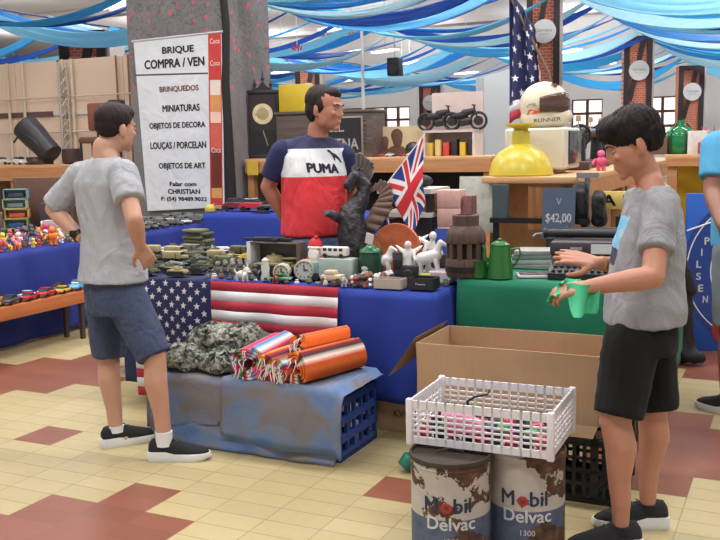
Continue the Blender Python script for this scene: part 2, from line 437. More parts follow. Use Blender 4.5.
def project_text(body, size, m, target, Mx, direction, parent, squash=1.0, lift=.002, name='lettering', **kw):
    """lay flat letters onto a curved surface"""
    me = textmesh(body, size, 0, **kw); bm = bmesh.new(); bm.from_mesh(me); bpy.data.meshes.remove(me)
    bmesh.ops.triangulate(bm, faces=bm.faces); bmesh.ops.subdivide_edges(bm, edges=[e for e in bm.edges if e.calc_length() > .012], cuts=2); bmesh.ops.triangulate(bm, faces=bm.faces)
    bt = BVHTree.FromPolygons([v.co for v in target.data.vertices], [p.vertices for p in target.data.polygons]); dr = Vec(direction).normalized()
    for v in bm.verts:
        p = Mx @ Vec((v.co.x*squash, v.co.y, 0)); h = bt.ray_cast(p-dr*.3, dr)
        v.co = (h[0]-dr*lift) if h[0] else p
    me = bpy.data.meshes.new(name); bm.to_mesh(me); bm.free(); return link(name, me, [m], parent)

# ================================================================ man at the flag table, seen from behind
def man_left():
    B = Vec((-1.12, 4.55, 0)); t = thing('person', 'person seen from behind in grey t-shirt and denim shorts, hands on hips', 'person', B)
    sk = skinmat((196, 148, 125))
    J = lambda x, y, d: at(x, y, d)-B
    anL, anR = J(116, 431, 4.76), J(164, 437, 4.52)
    knL, knR = J(109, 352, 4.73), J(155, 354, 4.49)
    hiL, hiR = J(100, 280, 4.68), J(130, 283, 4.5)
    shL, shR = J(79, 178, 4.72), J(124, 176, 4.42)
    elL, wrL = J(53, 209, 4.76), J(80, 237, 4.66)
    elR, wrR = J(134, 219, 4.3), J(140, 246, 4.4)
    nb, hd = J(106, 160, 4.6), J(116.5, 128, 4.6)
    fd = Vec((.78, .62, 0)).normalized(); rt = Vec((fd.y, -fd.x, 0))
    mb = MB()
    for hip, kn, an, dr in ((hiL, knL, anL, Vec((.98, -.1, 0))), (hiR, knR, anR, Vec((1, -.1, 0)))):
        dr.normalize(); tp = hip-Z3*.07+(J(115, 285, 4.6)-hip)*.3; cap(mb, tp.lerp(kn, .2), .07, kn, .056)
        mid = kn.lerp(an, .33)-fd*.012; chain(mb, [kn, mid, kn.lerp(an, .7), an], [.054, .057, .042, .036])
        cap(mb, an, .034, Vec((an.x, an.y, .055)), .03); cap(mb, Vec((an.x, an.y, .045)), .02, Vec((an.x, an.y, .04))+dr*.05, .016)
    loft(mb, [(J(114, 282, 4.6), rt*.15, fd*.1), (J(112, 255, 4.6), rt*.145, fd*.1), (J(108, 215, 4.6), rt*.16, fd*.1), (J(104, 180, 4.58), rt*.14, fd*.075), (J(105, 166, 4.58), rt*.09, fd*.05)])
    cap(mb, shL, .045, shR, .045)
    for sh, el, wr in ((shL, elL, wrL), (shR, elR, wrR)): cap(mb, sh, .05, el, .041); chain(mb, [el, el.lerp(wr, .3), wr], [.041, .043, .028])
    chain(mb, [nb-Z3*.03, nb+Z3*.06, hd-Z3*.06], [.068, .062, .058])
    cap(mb, nb-Z3*.02-rt*.07, .04, nb+Z3*.03-rt*.02, .05); cap(mb, nb-Z3*.02+rt*.07, .04, nb+Z3*.03+rt*.02, .05)
    P, R, hr, hf, hu = head(mb, hd, (.66, .74, -.1), (.08, 0, 1), 1.0)
    hand(mb, wrL, Vec((.6, .35, -.25)), Vec((.3, .6, 0)), Vec((-.1, 0, 1)), (.5, .5, .6, .6), .95)
    hand(mb, wrR, (J(141, 265, 4.43)-wrR)+fd*.05, Vec((-.6, .5, 0)), -fd+Vec((-.3, 0, .1)), (.55, .6, .6, .7), .95)
    link('body', remesh(mb, .006, 3), [sk], t, ang=180)
    eyes(P, R, 1, t)
    hair_obj([(0, -.022, .044, .081, .1, .084), (0, -.044, .008, .073, .072, .062), (0, .02, .078, .06, .07, .045)], P, R, 1, t, (34, 27, 26), .0025, 70)
    # t-shirt
    mb = MB()
    loft(mb, [(J(112.5, 280, 4.59), rt*.198, fd*.16), (J(112, 262, 4.6), rt*.188, fd*.148), (J(111, 235, 4.6), rt*.183, fd*.135), (J(107, 205, 4.6), rt*.2, fd*.128), (J(104, 183, 4.58), rt*.208, fd*.118), (J(104, 168, 4.57), rt*.16, fd*.09), (J(105.5, 158, 4.57), rt*.09, fd*.068)])
    for sh, el in ((shL, elL), (shR, elR)):
        e = sh.lerp(el, .92 if el == elL else .6); cap(mb, sh-(el-sh)*.05, .074, sh.lerp(el, .25), .073); cap(mb, sh, .072, e, .073, flat=True)
        cap(mb, sh, .07, nb-Z3*.03, .06)
    garment(mb, 'shirt', heather((166, 168, 175), .08), t, amp=.008, sc=7, seed=3)
    # shorts
    mb = MB()
    loft(mb, [(J(114, 272, 4.59), rt*.165, fd*.128), (J(114, 290, 4.59), rt*.172, fd*.132), (J(116, 312, 4.6), rt*.176, fd*.13)])
    for hip, kn, an in ((hiL, knL, anL), (hiR, knR, anR)):
        top = hip-Z3*.07+(J(115, 285, 4.6)-hip)*.3; cap(mb, top, .105, kn-Z3*.015, .088, flat=True); mb.ell(top, .1, None)
    sh_ = garment(mb, 'shorts', denim((38, 50, 80)), t, amp=.006, sc=12, seed=8)
    for an, hl, toe in ((anL, px(108, 441, 0)-B, px(150, 434, 0)-B), (anR, px(154, 456, 0)-B, px(211, 455, 0)-B)):
        d = (toe-hl).normalized(); hl2 = Vec((an.x, an.y, 0))-d*.075; shoe(t, hl2, hl2+d*.295, label='black running shoe with white sole'); sock(t, Vec((an.x, an.y, .075)), an+Z3*.03, .041)
    mb = MB(); d = (wrL-elL).normalized(); c = wrL-d*.012; mb.tube([c-d*.012, c+d*.012], .034, M((24, 24, 28), .4), 20); w = mb.obj('wristwatch', t)
    mb = MB(); mb.box(c+Vec((-.02, -.028, .012)), (.034, .012, .034), M((14, 14, 16), .2), None, .003); mb.obj('watch_case', w)
    return t
man_left()

# ================================================================ seller in the three-colour shirt
def man_seller():
    B = Vec((-.27, 5.5, 0)); t = thing('person', 'person with dark receding hair in navy, white and red t-shirt standing behind the stall', 'person', B)
    sk = skinmat((180, 122, 102)); D = 5.5; J = lambda x, y, d=D: at(x, y, d)-B
    fd = Vec((.42, -.9, 0)).normalized(); rt = Vec((fd.y, -fd.x, 0))          # his right
    nb, hd = J(318, 138, 5.5), J(325.5, 109, 5.44)
    shR, shL = J(283, 153, 5.48), J(343, 157, 5.55)
    elR, wrR = J(268, 187, 5.56), J(287, 222, 5.64); elL, wrL = J(350, 195, 5.66), J(336, 226, 5.72)
    mb = MB()
    pc = J(315, 245, 5.52)
    for q in (1, -1):
        hip = pc+rt*.095*q-Z3*.04; kn = Vec((hip.x, hip.y, .5)); an = Vec((hip.x, hip.y, .09))
        cap(mb, hip, .09, kn, .062); chain(mb, [kn, kn.lerp(an, .35), an], [.06, .06, .04]); cap(mb, Vec((an.x, an.y, .05)), .03, Vec((an.x, an.y, .043))+fd*.12, .022)
    loft(mb, [(pc, rt*.165, fd*.12), (J(313, 205), rt*.165, fd*.13), (J(314, 165), rt*.175, fd*.115), (J(315, 149), rt*.14, fd*.085)])
    cap(mb, shR, .062, shL, .062)
    for sh, el, wr in ((shR, elR, wrR), (shL, elL, wrL)): cap(mb, sh, .056, el, .046); chain(mb, [el, el.lerp(wr, .3), wr], [.046, .047, .031])
    chain(mb, [nb-Z3*.03, nb+Z3*.05, hd-Z3*.06], [.068, .06, .06])
    P, R, hr, hf, hu = head(mb, hd, (.86, -.5, -.1), (.12, -.05, 1), 1.1, 1.05)
    hand(mb, wrR, Vec((.5, .3, -.6)), Vec((.2, -.6, 0)), Vec((0, -.3, .5)), (.7, .7, .8, .8)); hand(mb, wrL, Vec((-.5, .3, -.6)), Vec((0, -.6, 0)), Vec((0, -.3, .5)), (.7, .7, .8, .8))
    link('body', remesh(mb, .0065, 3), [sk], t, ang=180); eyes(P, R, 1.1, t, (30, 20, 18))
    hair_obj([(0, -.03, .046, .08, .094, .082), (0, -.05, .0, .077, .064, .085), (0, .03, .082, .05, .055, .036), (.06, -.0, .02, .022, .03, .045), (-.06, -.0, .02, .022, .03, .045)], P, R, 1.1, t, (38, 30, 30), .004, 55)
    mb = MB()
    loft(mb, [(J(314.5, 235), rt*.2, fd*.16), (J(314.5, 222), rt*.2, fd*.165), (J(314.5, 200), rt*.195, fd*.165), (J(314, 172), rt*.198, fd*.145), (J(314, 156), rt*.185, fd*.115), (J(315.5, 146), rt*.14, fd*.09), (J(317, 138), rt*.085, fd*.072)])
    for sh in (shR, shL): cap(mb, sh, .075, nb-Z3*.03, .065)
    z1 = J(314, 148.5).z; z2 = J(314, 176).z
    T = NT('three_colour_jersey'); x = T.xyz(); s1 = T.math('GREATER_THAN', x[2], z1); s2 = T.math('GREATER_THAN', x[2], z2)
    n = T.noise(6, 3); col = T.mix(s2, rgba((214, 42, 50)), rgba((222, 224, 230))); col = T.mix(s1, col, rgba((36, 42, 84))); col = T.mix(T.math('MULTIPLY', n, .2), col, rgba((120, 110, 120))); T.bump(T.noise(5, 4, T.scl(1, 1, .6, rot=(.4, .5, 0)), dist=1.6), .6, .05)
    sh_ = garment(mb, 'shirt', T.done(col, .9), t, amp=.0035, sc=7, seed=5)
    nav = M((36, 42, 84), .9, var=.2)
    for sh, el in ((shR, elR), (shL, elL)):
        mb = MB(); cap(mb, sh-(el-sh)*.02, .078, sh.lerp(el, .3), .078); cap(mb, sh, .076, sh.lerp(el, .72), .074, flat=True); garment(mb, 'sleeve', nav, t, amp=.003, seed=2)
    lm = M((20, 22, 40), .8); ctr = J(327, 167.5, 5.3); dr = Vec((-.42, .9, 0))
    fr = frame(ctr, Vec((.9, .42, -.02)), Z3); fr2 = fr
    o = project_text('PUMA', .074, lm, sh_, frame(J(329, 169, 5.3), Vec((.9, .42, -.06)), Z3), dr, t, 1.0, bold=.12)
    # leaping cat mark, drawn as a simple outline
    pts = [(-.055, .03), (-.035, .032), (-.02, .018), (.01, .006), (.03, -.012), (.05, -.04), (.04, -.042), (.02, -.024), (-.005, -.012), (-.004, -.03), (-.014, -.03), (-.02, -.006), (-.035, .014), (-.05, .02)]
    me = bpy.data.meshes.new('emblem'); bm = bmesh.new(); fr = frame(J(346, 155.5, 5.3), Vec((.9, .42, -.06)), Z3)
    f = bm.faces.new([bm.verts.new(Vec((a*.9, b*1.0, 0))) for a, b in pts]); bmesh.ops.triangulate(bm, faces=[f]); bmesh.ops.subdivide_edges(bm, edges=bm.edges[:], cuts=2)
    bt = BVHTree.FromPolygons([v.co for v in sh_.data.vertices], [p.vertices for p in sh_.data.polygons])
    for v in bm.verts:
        p = fr @ v.co; h = bt.ray_cast(p-dr*.3, dr); v.co = (h[0]-dr*.002) if h[0] else p
    bm.to_mesh(me); bm.free(); link('emblem', me, [lm], t)
    mb = MB(); loft(mb, [(J(314, 236), rt*.178, fd*.145), (J(314.5, 252), rt*.178, fd*.14), (pc-Z3*.08, rt*.18, fd*.135)])
    for q in (1, -1):
        hip = pc+rt*.095*q-Z3*.06; mb.ell(hip, .105, None); cap(mb, hip, .105, Vec((hip.x, hip.y, .09)), .075, flat=True)
    garment(mb, 'jeans', denim((104, 138, 176)), t, seed=4)
    for q in (1, -1):
        c = pc+rt*.095*q; c.z = 0; shoe(t, c-fd*.08, c+fd*.2, w=.05, upper=(60, 56, 54))
man_seller()

# ================================================================ boy at the typewriter
def boy():
    B = px(628, 528, 0); t = thing('person', 'person side on in grey t-shirt and black shorts holding a green cloth', 'person', B)
    sk = skinmat((186, 130, 106)); J = lambda x, y, d=3.5: at(x, y, d)-B
    fd = Vec((-.97, .24, 0)).normalized(); lt = Vec((-fd.y, fd.x, 0))      # his left, towards us
    anN, anF = J(621, 505, 3.42), J(648, 488, 3.62)
    knN, knF = J(615, 420, 3.4), J(652, 412, 3.6)
    hiN, hiF = J(632, 328, 3.42), J(648, 326, 3.58)
    shN, shF = J(660, 208, 3.34), J(640, 206, 3.64)
    elN, wrN = J(653, 277, 3.22), J(588, 287, 3.2); elF, wrF = J(640, 268, 3.74), J(596, 263, 3.62)
    nb, hd = J(651, 190, 3.48), J(633, 143, 3.46)
    mb = MB()
    for hip, kn, an in ((hiN, knN, anN), (hiF, knF, anF)):
        cap(mb, hip.lerp(kn, .25), .072, kn, .058); chain(mb, [kn, kn.lerp(an, .32)-fd*.014, kn.lerp(an, .7), an], [.056, .059, .042, .036]); cap(mb, an, .034, Vec((an.x, an.y, .055)), .03); cap(mb, Vec((an.x, an.y, .045)), .02, Vec((an.x, an.y, .04))+fd*.05, .016)
    loft(mb, [(J(641, 322), lt*.14, fd*.105), (J(643, 280), lt*.13, fd*.1), (J(647, 235), lt*.14, fd*.1), (J(650, 208), lt*.14, fd*.085), (J(651, 193), lt*.09, fd*.06)])
    cap(mb, shN, .052, shF, .052)
    for sh, el, wr in ((shN, elN, wrN), (shF, elF, wrF)): cap(mb, sh, .05, el, .04); chain(mb, [el, el.lerp(wr, .3), wr], [.04, .041, .026])
    chain(mb, [nb-Z3*.03+fd*-.01, nb+Z3*.05+fd*.012, hd-Z3*.05-fd*.02], [.056, .05, .052])
    cap(mb, nb-Z3*.025+lt*.06, .036, nb+Z3*.03+lt*.02, .046); cap(mb, nb-Z3*.025-lt*.06, .036, nb+Z3*.03-lt*.02, .046)
    P, R, hr, hf, hu = head(mb, hd, (-.93, .12, -.42), (-.35, 0, .93), 1.03, .92)
    hand(mb, wrN, Vec((-.9, .05, -.12)), Vec((-.15, .3, -.9)), Vec((-.2, .8, .3)), (.75, .8, .85, .9), .95, .03)
    hand(mb, wrF, Vec((-.85, .1, .22)), Vec((-.25, .2, -.8)), Vec((0, -.75, -.6)), (.18, .14, .14, .2), .98, .1)
    link('body', remesh(mb, .0055, 3), [sk], t, ang=180); eyes(P, R, 1.03, t, (34, 22, 18))
    hair_obj([(0, -.016, .048, .082, .104, .086), (0, -.045, .012, .079, .076, .066), (0, .035, .082, .07, .07, .046), (0, .078, .068, .056, .03, .026), (0, -.07, -.022, .056, .03, .036)], P, R, 1.05, t, (22, 17, 18), .0055, 60)
    mb = MB()
    loft(mb, [(J(644, 322), lt*.18, fd*.148), (J(645, 305), lt*.178, fd*.15), (J(646, 280), lt*.165, fd*.142), (J(649, 240), lt*.168, fd*.13), (J(652, 210), lt*.165, fd*.108), (J(653, 196), lt*.135, fd*.082), (J(653, 186), lt*.08, fd*.064)])
    for sh, el in ((shN, elN), (shF, elF)):
        cap(mb, sh-(el-sh)*.04, .072, sh.lerp(el, .3), .066); cap(mb, sh, .064, sh.lerp(el, .64), .064, flat=True); cap(mb, sh, .06, nb-Z3*.03, .056)
    so = garment(mb, 'shirt', heather((150, 150, 156), .12), t, voxel=.008, amp=.008, sc=8, seed=13)
    # printed picture on the chest
    prt = NT('shirt_print'); n = prt.noise(22, 3, dist=1); prt.done(prt.ramp(n, [(.35, (96, 176, 222)), (.52, (120, 196, 232)), (.6, (170, 190, 204))]), .8); dk = M((54, 60, 84), .85)
    so.data.materials.append(prt.m); so.data.materials.append(dk)
    zt, zb, zc = J(630, 214).z, J(630, 263).z, J(630, 247).z; cx = J(649, 240)
    for p in so.data.polygons:
        c = p.center
        if zb < c.z < zt and (c-cx).dot(fd) > .06 and abs((c-cx).dot(lt)) < .105 and p.normal.dot(fd) > .25: p.material_index = 1 if c.z > zc else 2
    mb = MB()
    loft(mb, [(J(642, 315), lt*.155, fd*.125), (J(642, 330), lt*.165, fd*.132), (J(641, 350), lt*.17, fd*.13)])
    for hip, kn in ((hiN, knN), (hiF, knF)):
        top = hip-Z3*.05; mb.ell(top, .105, None); cap(mb, top, .106, kn+Z3*.015+fd*-.01, .092, flat=True)
    garment(mb, 'shorts', M((13, 13, 16), .95, var=.25), t, amp=.004, sc=10, seed=21)
    for an, lb in ((anN, 'near black running shoe with white sole'), (anF, 'far black running shoe with white sole')):
        d = Vec((-.98, -.1, 0)).normalized() if an == anN else Vec((-.98, .05, 0)).normalized(); h0 = Vec((an.x, an.y, 0))-d*.075; shoe(t, h0, h0+d*.285, upper=(34, 34, 40), label=lb)
        sock(t, Vec((an.x, an.y, .07)), Vec((an.x, an.y, .098)), .039, (34, 34, 38))
    mb = MB(); d = (wrF-elF).normalized(); mb.tube([wrF-d*.03, wrF-d*.024], .031, M((190, 150, 90), .5), 18); mb.obj('bracelet', t)
    # cloth he is holding
    g = M((70, 176, 128), .9, var=.2); mb = MB(); h0 = at(572, 297, 3.17)
    def f(a, b):
        p = at(566+34*a, 284+12*(1-a)*b+0*a, 3.18).lerp(at(574+22*a, 318-6*a, 3.12+.08*a), b); return p+Vec((0, .02*sin(a*9+b*3), 0))
    mb.grid(f, 14, 12, g, .003)
    def f2(a, b):
        p = at(562-14*a, 284+18*a, 3.2).lerp(at(578-16*a, 276+24*a, 3.26), b); return p+Vec((.006*sin(b*8), .02*sin(a*8+b*4), .008*sin(a*10+b*5)))
    mb.grid(f2, 14, 12, g, .003)
    c = mb.obj('polishing_cloth', ang=60); tag(c, 'crumpled light green cloth held in the hand of the boy in grey', 'cloth')
boy()

# ================================================================ bystander cut by the right edge
def bystander():
    B = at(741, 390, 5.0); B.z = 0; t = thing('person', 'person in bright blue t-shirt cut off by the right edge, beside the blue beer board', 'person', B)
    sk = skinmat((150, 104, 88)); fd = Vec((-.5, .86, 0)).normalized(); rt = Vec((fd.y, -fd.x, 0)); D = 5.0; J = lambda x, y, d=D: at(x, y, d)-B
    nb, hd = J(745, 125), J(742, 88); shL, shR = J(716, 146, 4.95), J(775, 146, 5.1); elL, wrL = J(712, 192, 4.9), J(722, 225, 4.75); elR, wrR = J(786, 195, 5.1), J(776, 235, 4.95)
    pc = J(745, 240); mb = MB()
    for q in (1, -1):
        hip = pc+rt*.1*q-Z3*.05; kn = Vec((hip.x, hip.y, .5)); an = Vec((hip.x, hip.y, .09)); cap(mb, hip, .09, kn, .06); chain(mb, [kn, kn.lerp(an, .35), an], [.058, .06, .038]); cap(mb, Vec((an.x, an.y, .05)), .03, Vec((an.x, an.y, .043))+fd*.12, .022)
    loft(mb, [(pc, rt*.16, fd*.12), (J(745, 200), rt*.16, fd*.12), (J(745, 155), rt*.17, fd*.11), (J(745, 135), rt*.11, fd*.07)])
    cap(mb, shL, .06, shR, .06)
    for a, b, c in ((shL, elL, wrL), (shR, elR, wrR)): cap(mb, a, .056, b, .045); chain(mb, [b, b.lerp(c, .3), c], [.045, .046, .03])
    chain(mb, [nb-Z3*.03, nb+Z3*.05, hd-Z3*.05], [.06, .055, .056]); P, R, a, b, c = head(mb, hd, fd, (0, 0, 1))
    hand(mb, wrL, Vec((.3, -.2, -.6)), rt, fd); hand(mb, wrR, Vec((-.3, -.2, -.6)), -rt, fd)
    link('body', remesh(mb, .008, 3), [sk], t, ang=180); eyes(P, R, 1, t); hair_obj([(0, -.022, .044, .081, .1, .084), (0, -.042, .0, .077, .075, .07)], P, R, 1, t, (40, 30, 26))
    mb = MB(); loft(mb, [(pc-Z3*.03, rt*.185, fd*.15), (J(745, 200), rt*.185, fd*.145), (J(745, 155), rt*.19, fd*.13), (J(745, 137), rt*.13, fd*.09), (J(745, 127), rt*.08, fd*.065)])
    for a, b in ((shL, elL), (shR, elR)): cap(mb, a, .078, a.lerp(b, .3), .078); cap(mb, a, .076, a.lerp(b, .7), .078, flat=True); cap(mb, a, .07, nb-Z3*.03, .06)
    garment(mb, 'shirt', M((82, 160, 206), .9), t, seed=31)
    mb = MB(); loft(mb, [(pc+Z3*.05, rt*.165, fd*.13), (pc-Z3*.06, rt*.175, fd*.135)])
    for q in (1, -1): hip = pc+rt*.1*q-Z3*.06; mb.ell(hip, .105, None); cap(mb, hip, .105, Vec((hip.x, hip.y, .5)), .09, flat=True)
    garment(mb, 'shorts', M((120, 126, 132), .95), t, seed=33)
    for q in (1, -1): c = pc+rt*.1*q; c.z = 0; shoe(t, c-fd*.08, c+fd*.2, upper=(40, 40, 44))
bystander()
# ---------------------------------------------------------------- tables and cloths
def table(name, u0, u1, v0, v1, z, label, m):
    t = thing('trestle_table', label, 'table', G((u0+u1)/2, (v0+v1)/2, 0), YW); w = u1-u0; d = v1-v0
    MB().box((0, 0, z-.02), (w, d, .03), m).obj('tabletop', t)
    for a in (-1, 1):
        for b in (-1, 1):
            MB().cyl((a*(w/2-.08), b*(d/2-.08), 0), (a*(w/2-.08), b*(d/2-.08), z-.035), .02, M((60, 56, 54), .5, .5)).obj('leg', t)
    return t
tw = wood((120, 86, 56), (150, 112, 76))
def cloth(label, u0, u1, v0, v1, z, zb, m, sides=('f',), amp=.02, lam=.16, seed=0, zb_fn=None):
    """cloth over a table top with folded drops on the named sides (f front, b back, l left, r right), local to u0,v0"""
    mb = MB(); w = u1-u0; d = v1-v0; r = .012
    def drop(a, b, L, along, out):
        def f(s, k):
            h = k*(z-(zb if not zb_fn else zb_fn(s))); e = min(1, k*3)
            q = sin(s*L/lam*2*pi+seed+1.7*noise.noise(Vec((s*L*3, seed, 0))))+.6*noise.noise(Vec((s*L*9, k*1.5, seed)))
            o = amp*e*(q+1.0)+.01*min(1, k*12)
            p = Vec(a).lerp(Vec(b), s); return p+Vec(out)*o+Vec((0, 0, z-h))
        return f
    def top(a, b): return Vec((w*a, d*b, z+.003*noise.noise(Vec((a*w*4, b*d*4, seed)))+.004))
    mb.grid(top, max(4, int(w/.06)), max(4, int(d/.06)), m, .003)
    if 'f' in sides: mb.grid(drop((-.022 if 'l' in sides else 0, 0, .004), (w+(.03 if 'r' in sides else 0), 0, .004), w, 0, (0, -1, 0)), max(8, int(w/.02)), 14, m, .003)
    if 'r' in sides: mb.grid(drop((w, -.012, .004), (w, d, .004), d, 0, (1, 0, 0)), max(8, int(d/.02)), 14, m, .003)
    if 'l' in sides: mb.grid(drop((0, d, .004), (0, 0, .004), d, 0, (-1, 0, 0)), max(8, int(d/.02)), 14, m, .003)
    o = mb.obj('tablecloth', loc=G(u0, v0, 0), rz=YW, ang=180); return tag(o, label, 'tablecloth')
def fabric(c, var=.1): return M(c, .85, var=var, vs=4, bump=.15, bs=25, name='fabric')
blue = fabric((32, 56, 150)); navy = fabric((26, 40, 108)); green = fabric((18, 112, 84)); blackc = fabric((48, 48, 52))
ZT = .76
table('a', .66, 1.31, .86, 1.15, .75, 'narrow trestle table under the flag stripes in front of the seller', tw)
table('a', 1.37, 2.02, .86, 1.36, .75, 'trestle table under the bright blue cloth, carrying the dragon statue', tw)
cloth('bright blue cloth behind the flag stripes, under the round clocks', .645, 1.335, .84, 1.17, .753, .17, blue, ('f',), .01, .3, 1)
cloth('bright blue tablecloth hanging in folds between the striped flag and the green cloth', 1.338, 2.06, .84, 1.4, .753, .17, blue, ('f', 'r'), .009, .3, 2)
table('b', .12, .6, .86, 1.26, .75, 'small trestle table under the starred end of the flag', tw)
table('b', -.48, .6, 1.38, 2.2, .75, 'trestle table covered with model tanks, behind the man in denim shorts', tw)
cloth('navy cloth dropping to the floor behind the legs of the man in denim shorts', .1, .632, .84, 1.29, .753, .12, fabric((34, 40, 78)), ('f', 'l'), .008, .4, 4)
cloth('dark cloth under the rows of model tanks at the left', -.52, .632, 1.345, 2.25, .753, .12, fabric((44, 44, 52)), ('f', 'l'), .006, .4, 5)
table('g', 2.14, 3.08, 1.12, 1.95, .79, 'trestle table under the green cloth behind the cardboard box', tw)
cloth('green tablecloth under the typewriter and the coffee pot', 2.125, 3.12, 1.1, 2.0, .794, .3, green, ('f', 'r', 'l'), .012, .5, 7)
table('t', -3.0, -1.8, 1.0, 4.9, .73, 'long trestle table crowded with small colourful toys on the left', tw)
cloth('deep blue tablecloth on the long toy table at the left, hanging to the floor', -3.05, -1.76, .9, 4.95, .735, .03, fabric((28, 46, 128)), ('r', 'f'), .02, .5, 11)
table('c', -1.59, .3, 4.2, 4.75, .85, 'trestle table with the red model cars, by the concrete column', tw)
cloth('royal blue tablecloth with a straight front below the red model cars', -1.63, .35, 4.15, 4.8, .855, .03, blue, ('f', 'l'), .006, .9, 14)

# ---------------------------------------------------------------- stars and stripes over the table front
def us_cloth(parent, P, nrm, cant=(.4, 7/13), cols=((168, 42, 62), (216, 214, 220), (36, 40, 86)), star=.02, nst=(9, 6)):
    """P(a,b) -> point, a along the stripes 0..1 from the canton, b down 0..1"""
    red, wh, bl = (M(c, .85, var=.15, vs=5, bump=.15, bs=30) for c in cols)
    def seg(a0, a1, b0, b1, na, nb): return (lambda s, k: P(a0+(a1-a0)*s, b0+(b1-b0)*k)), na, nb
    ca, cb = cant
    for k in range(13):
        a0 = ca if (k+.5)/13 < cb else 0
        f, na, nb = seg(a0, 1, k/13, (k+1)/13, 60, 2); mb = MB(); mb.grid(f, na, nb, red if k % 2 == 0 else wh, .0025); mb.obj('stripe', parent, ang=180)
    f, na, nb = seg(0, ca, 0, cb, 36, 24); mb = MB(); mb.grid(f, na, nb, bl, .0025); c = mb.obj('canton', parent, ang=180)
    mb = MB()
    for r in range(nst[0]):
        for q in range(nst[1]-r % 2):
            a = ca*((q+.5)/nst[1] if r % 2 == 0 else (q+1)/nst[1]); b = cb*(r+.7)/(nst[0]+.4)
            o = P(a, b); ea = (P(min(1, a+.01), b)-o).normalized(); eb = (P(a, b+.01)-o).normalized(); n = ea.cross(eb).normalized()
            if n.dot(nrm) < 0: n = -n
            pts = []
            for i in range(10):
                rr = star*(1 if i % 2 == 0 else .42); t = pi/2+i*pi/5; pts.append(o+ea*rr*cos(t)-eb*rr*sin(t)+n*.002)
            mb.prism(pts, n*.0015, wh)
    mb.obj('stars', c, ang=30)
def table_flag():
    o = G(.2, .83, 0); t = thing('flag', 'large star-spangled flag hung over the front of the table, white stars at the left', 'flag', o, YW)
    def P(a, b):
        x = 1.34*a; z = .768-.70*b
        y = -.014-.028*min(1, b*4)-.013*sin(x*19+2*b)*min(1, b*3)-.012*sin(x*7+1)*b-(.0 if b > .02 else -.0)
        return Vec((x+.02*b, y, z))
    us_cloth(t, P, Vec((0, -1, 0)), star=.021)
table_flag()

# ---------------------------------------------------------------- cloth-covered crates in front of the table
def mottled():
    t = NT('mottled_cloth'); n = t.noise(5.5, 2, dist=.4); n2 = t.noise(2.5, 3)
    col = t.ramp(n, [(.42, (122, 114, 116)), (.55, (104, 128, 164)), (.7, (78, 120, 184))]); col = t.mix(t.math('MULTIPLY', n2, .5), col, rgba((112, 112, 122))); t.bump(t.noise(8, 4, dist=1), .4, .02); return t.done(col, .9)
def blue_crate(u0, u1, v0, v1, h, label):
    m = M((40, 70, 140), .45); t = thing('plastic_crate', label, 'crate', G((u0+u1)/2, (v0+v1)/2, 0), YW); w = u1-u0; d = v1-v0
    mb = MB(); mb.box((0, 0, .012), (w, d, .024), m)
    mb.obj('base', t)
    for (c, sz, ax) in (((0, -d/2+.01, 0), w, 'x'), ((0, d/2-.01, 0), w, 'x'), ((-w/2+.01, 0, 0), d, 'y'), ((w/2-.01, 0, 0), d, 'y')):
        mb = MB()
        for z in (.024, h*.3, h*.55, h*.8, h-.02):
            s = (sz, .02, .035) if ax == 'x' else (.02, sz, .035); mb.box((c[0], c[1], z), s, m)
        n = max(3, int(sz/.07))
        for k in range(n+1):
            q = -sz/2+.012+(sz-.024)*k/n; p = (q, c[1], h/2) if ax == 'x' else (c[0], q, h/2); mb.box(p, ((.016, .018, h) if ax == 'x' else (.018, .016, h)), m)
        mb.obj('side', t)
    return t
blue_crate(.7, 1.12, .36, .745, .34, 'left blue plastic crate under the mottled cloth with the camouflage clothes')
blue_crate(1.16, 1.78, .33, .75, .36, 'blue plastic crate under the rolled striped blankets, its right end bare')
def crate_cloth(u0, u1, v0, v1, z, zb, label, seed, wrap):
    mb = MB(); m = mottled(); w = u1-u0; d = v1-v0
    def f(s, k):
        # k 0..1 runs from the back edge over the top and down the front
        L = d+(z-zb); q = k*L; x = w*s
        if q < d: p = Vec((x, d-q, z+.006*noise.noise(Vec((x*9, q*9, seed)))))
        else:
            h = q-d; p = Vec((x, -.014-.016*(1+noise.noise(Vec((x*7, h*3, seed))))*min(1, h*9)-.05*h, z-h-(.03*sin(s*3+seed) if h > z-zb-.02 else 0)))
        if wrap and s > .965: p.z -= .03; p.x += .012
        return p
    mb.grid(f, 44, 36, m, .003)
    o = mb.obj('cover_cloth', loc=G(u0, v0, 0), rz=YW, ang=180); tag(o, label, 'cloth')
crate_cloth(.66, 1.145, .33, .75, .352, .09, 'blue and grey mottled cloth over the left crate, under the camouflage clothes', 2, False)
crate_cloth(1.145, 1.81, .3, .755, .372, .085, 'blue and grey mottled cloth over the right crate, under the striped blankets', 6, True)
mb = MB(); mb.grid(lambda s, k: Vec((1.09*s, -.035-.02*noise.noise(Vec((s*8, k*2, 3)))-.03*k, .15-.146*k)), 50, 8, mottled(), .003)
o = mb.obj('cover_cloth', loc=G(.69, .33, 0), rz=YW, ang=180); tag(o, 'lower layer of bluish mottled cloth touching the floor in front of the crates', 'cloth')

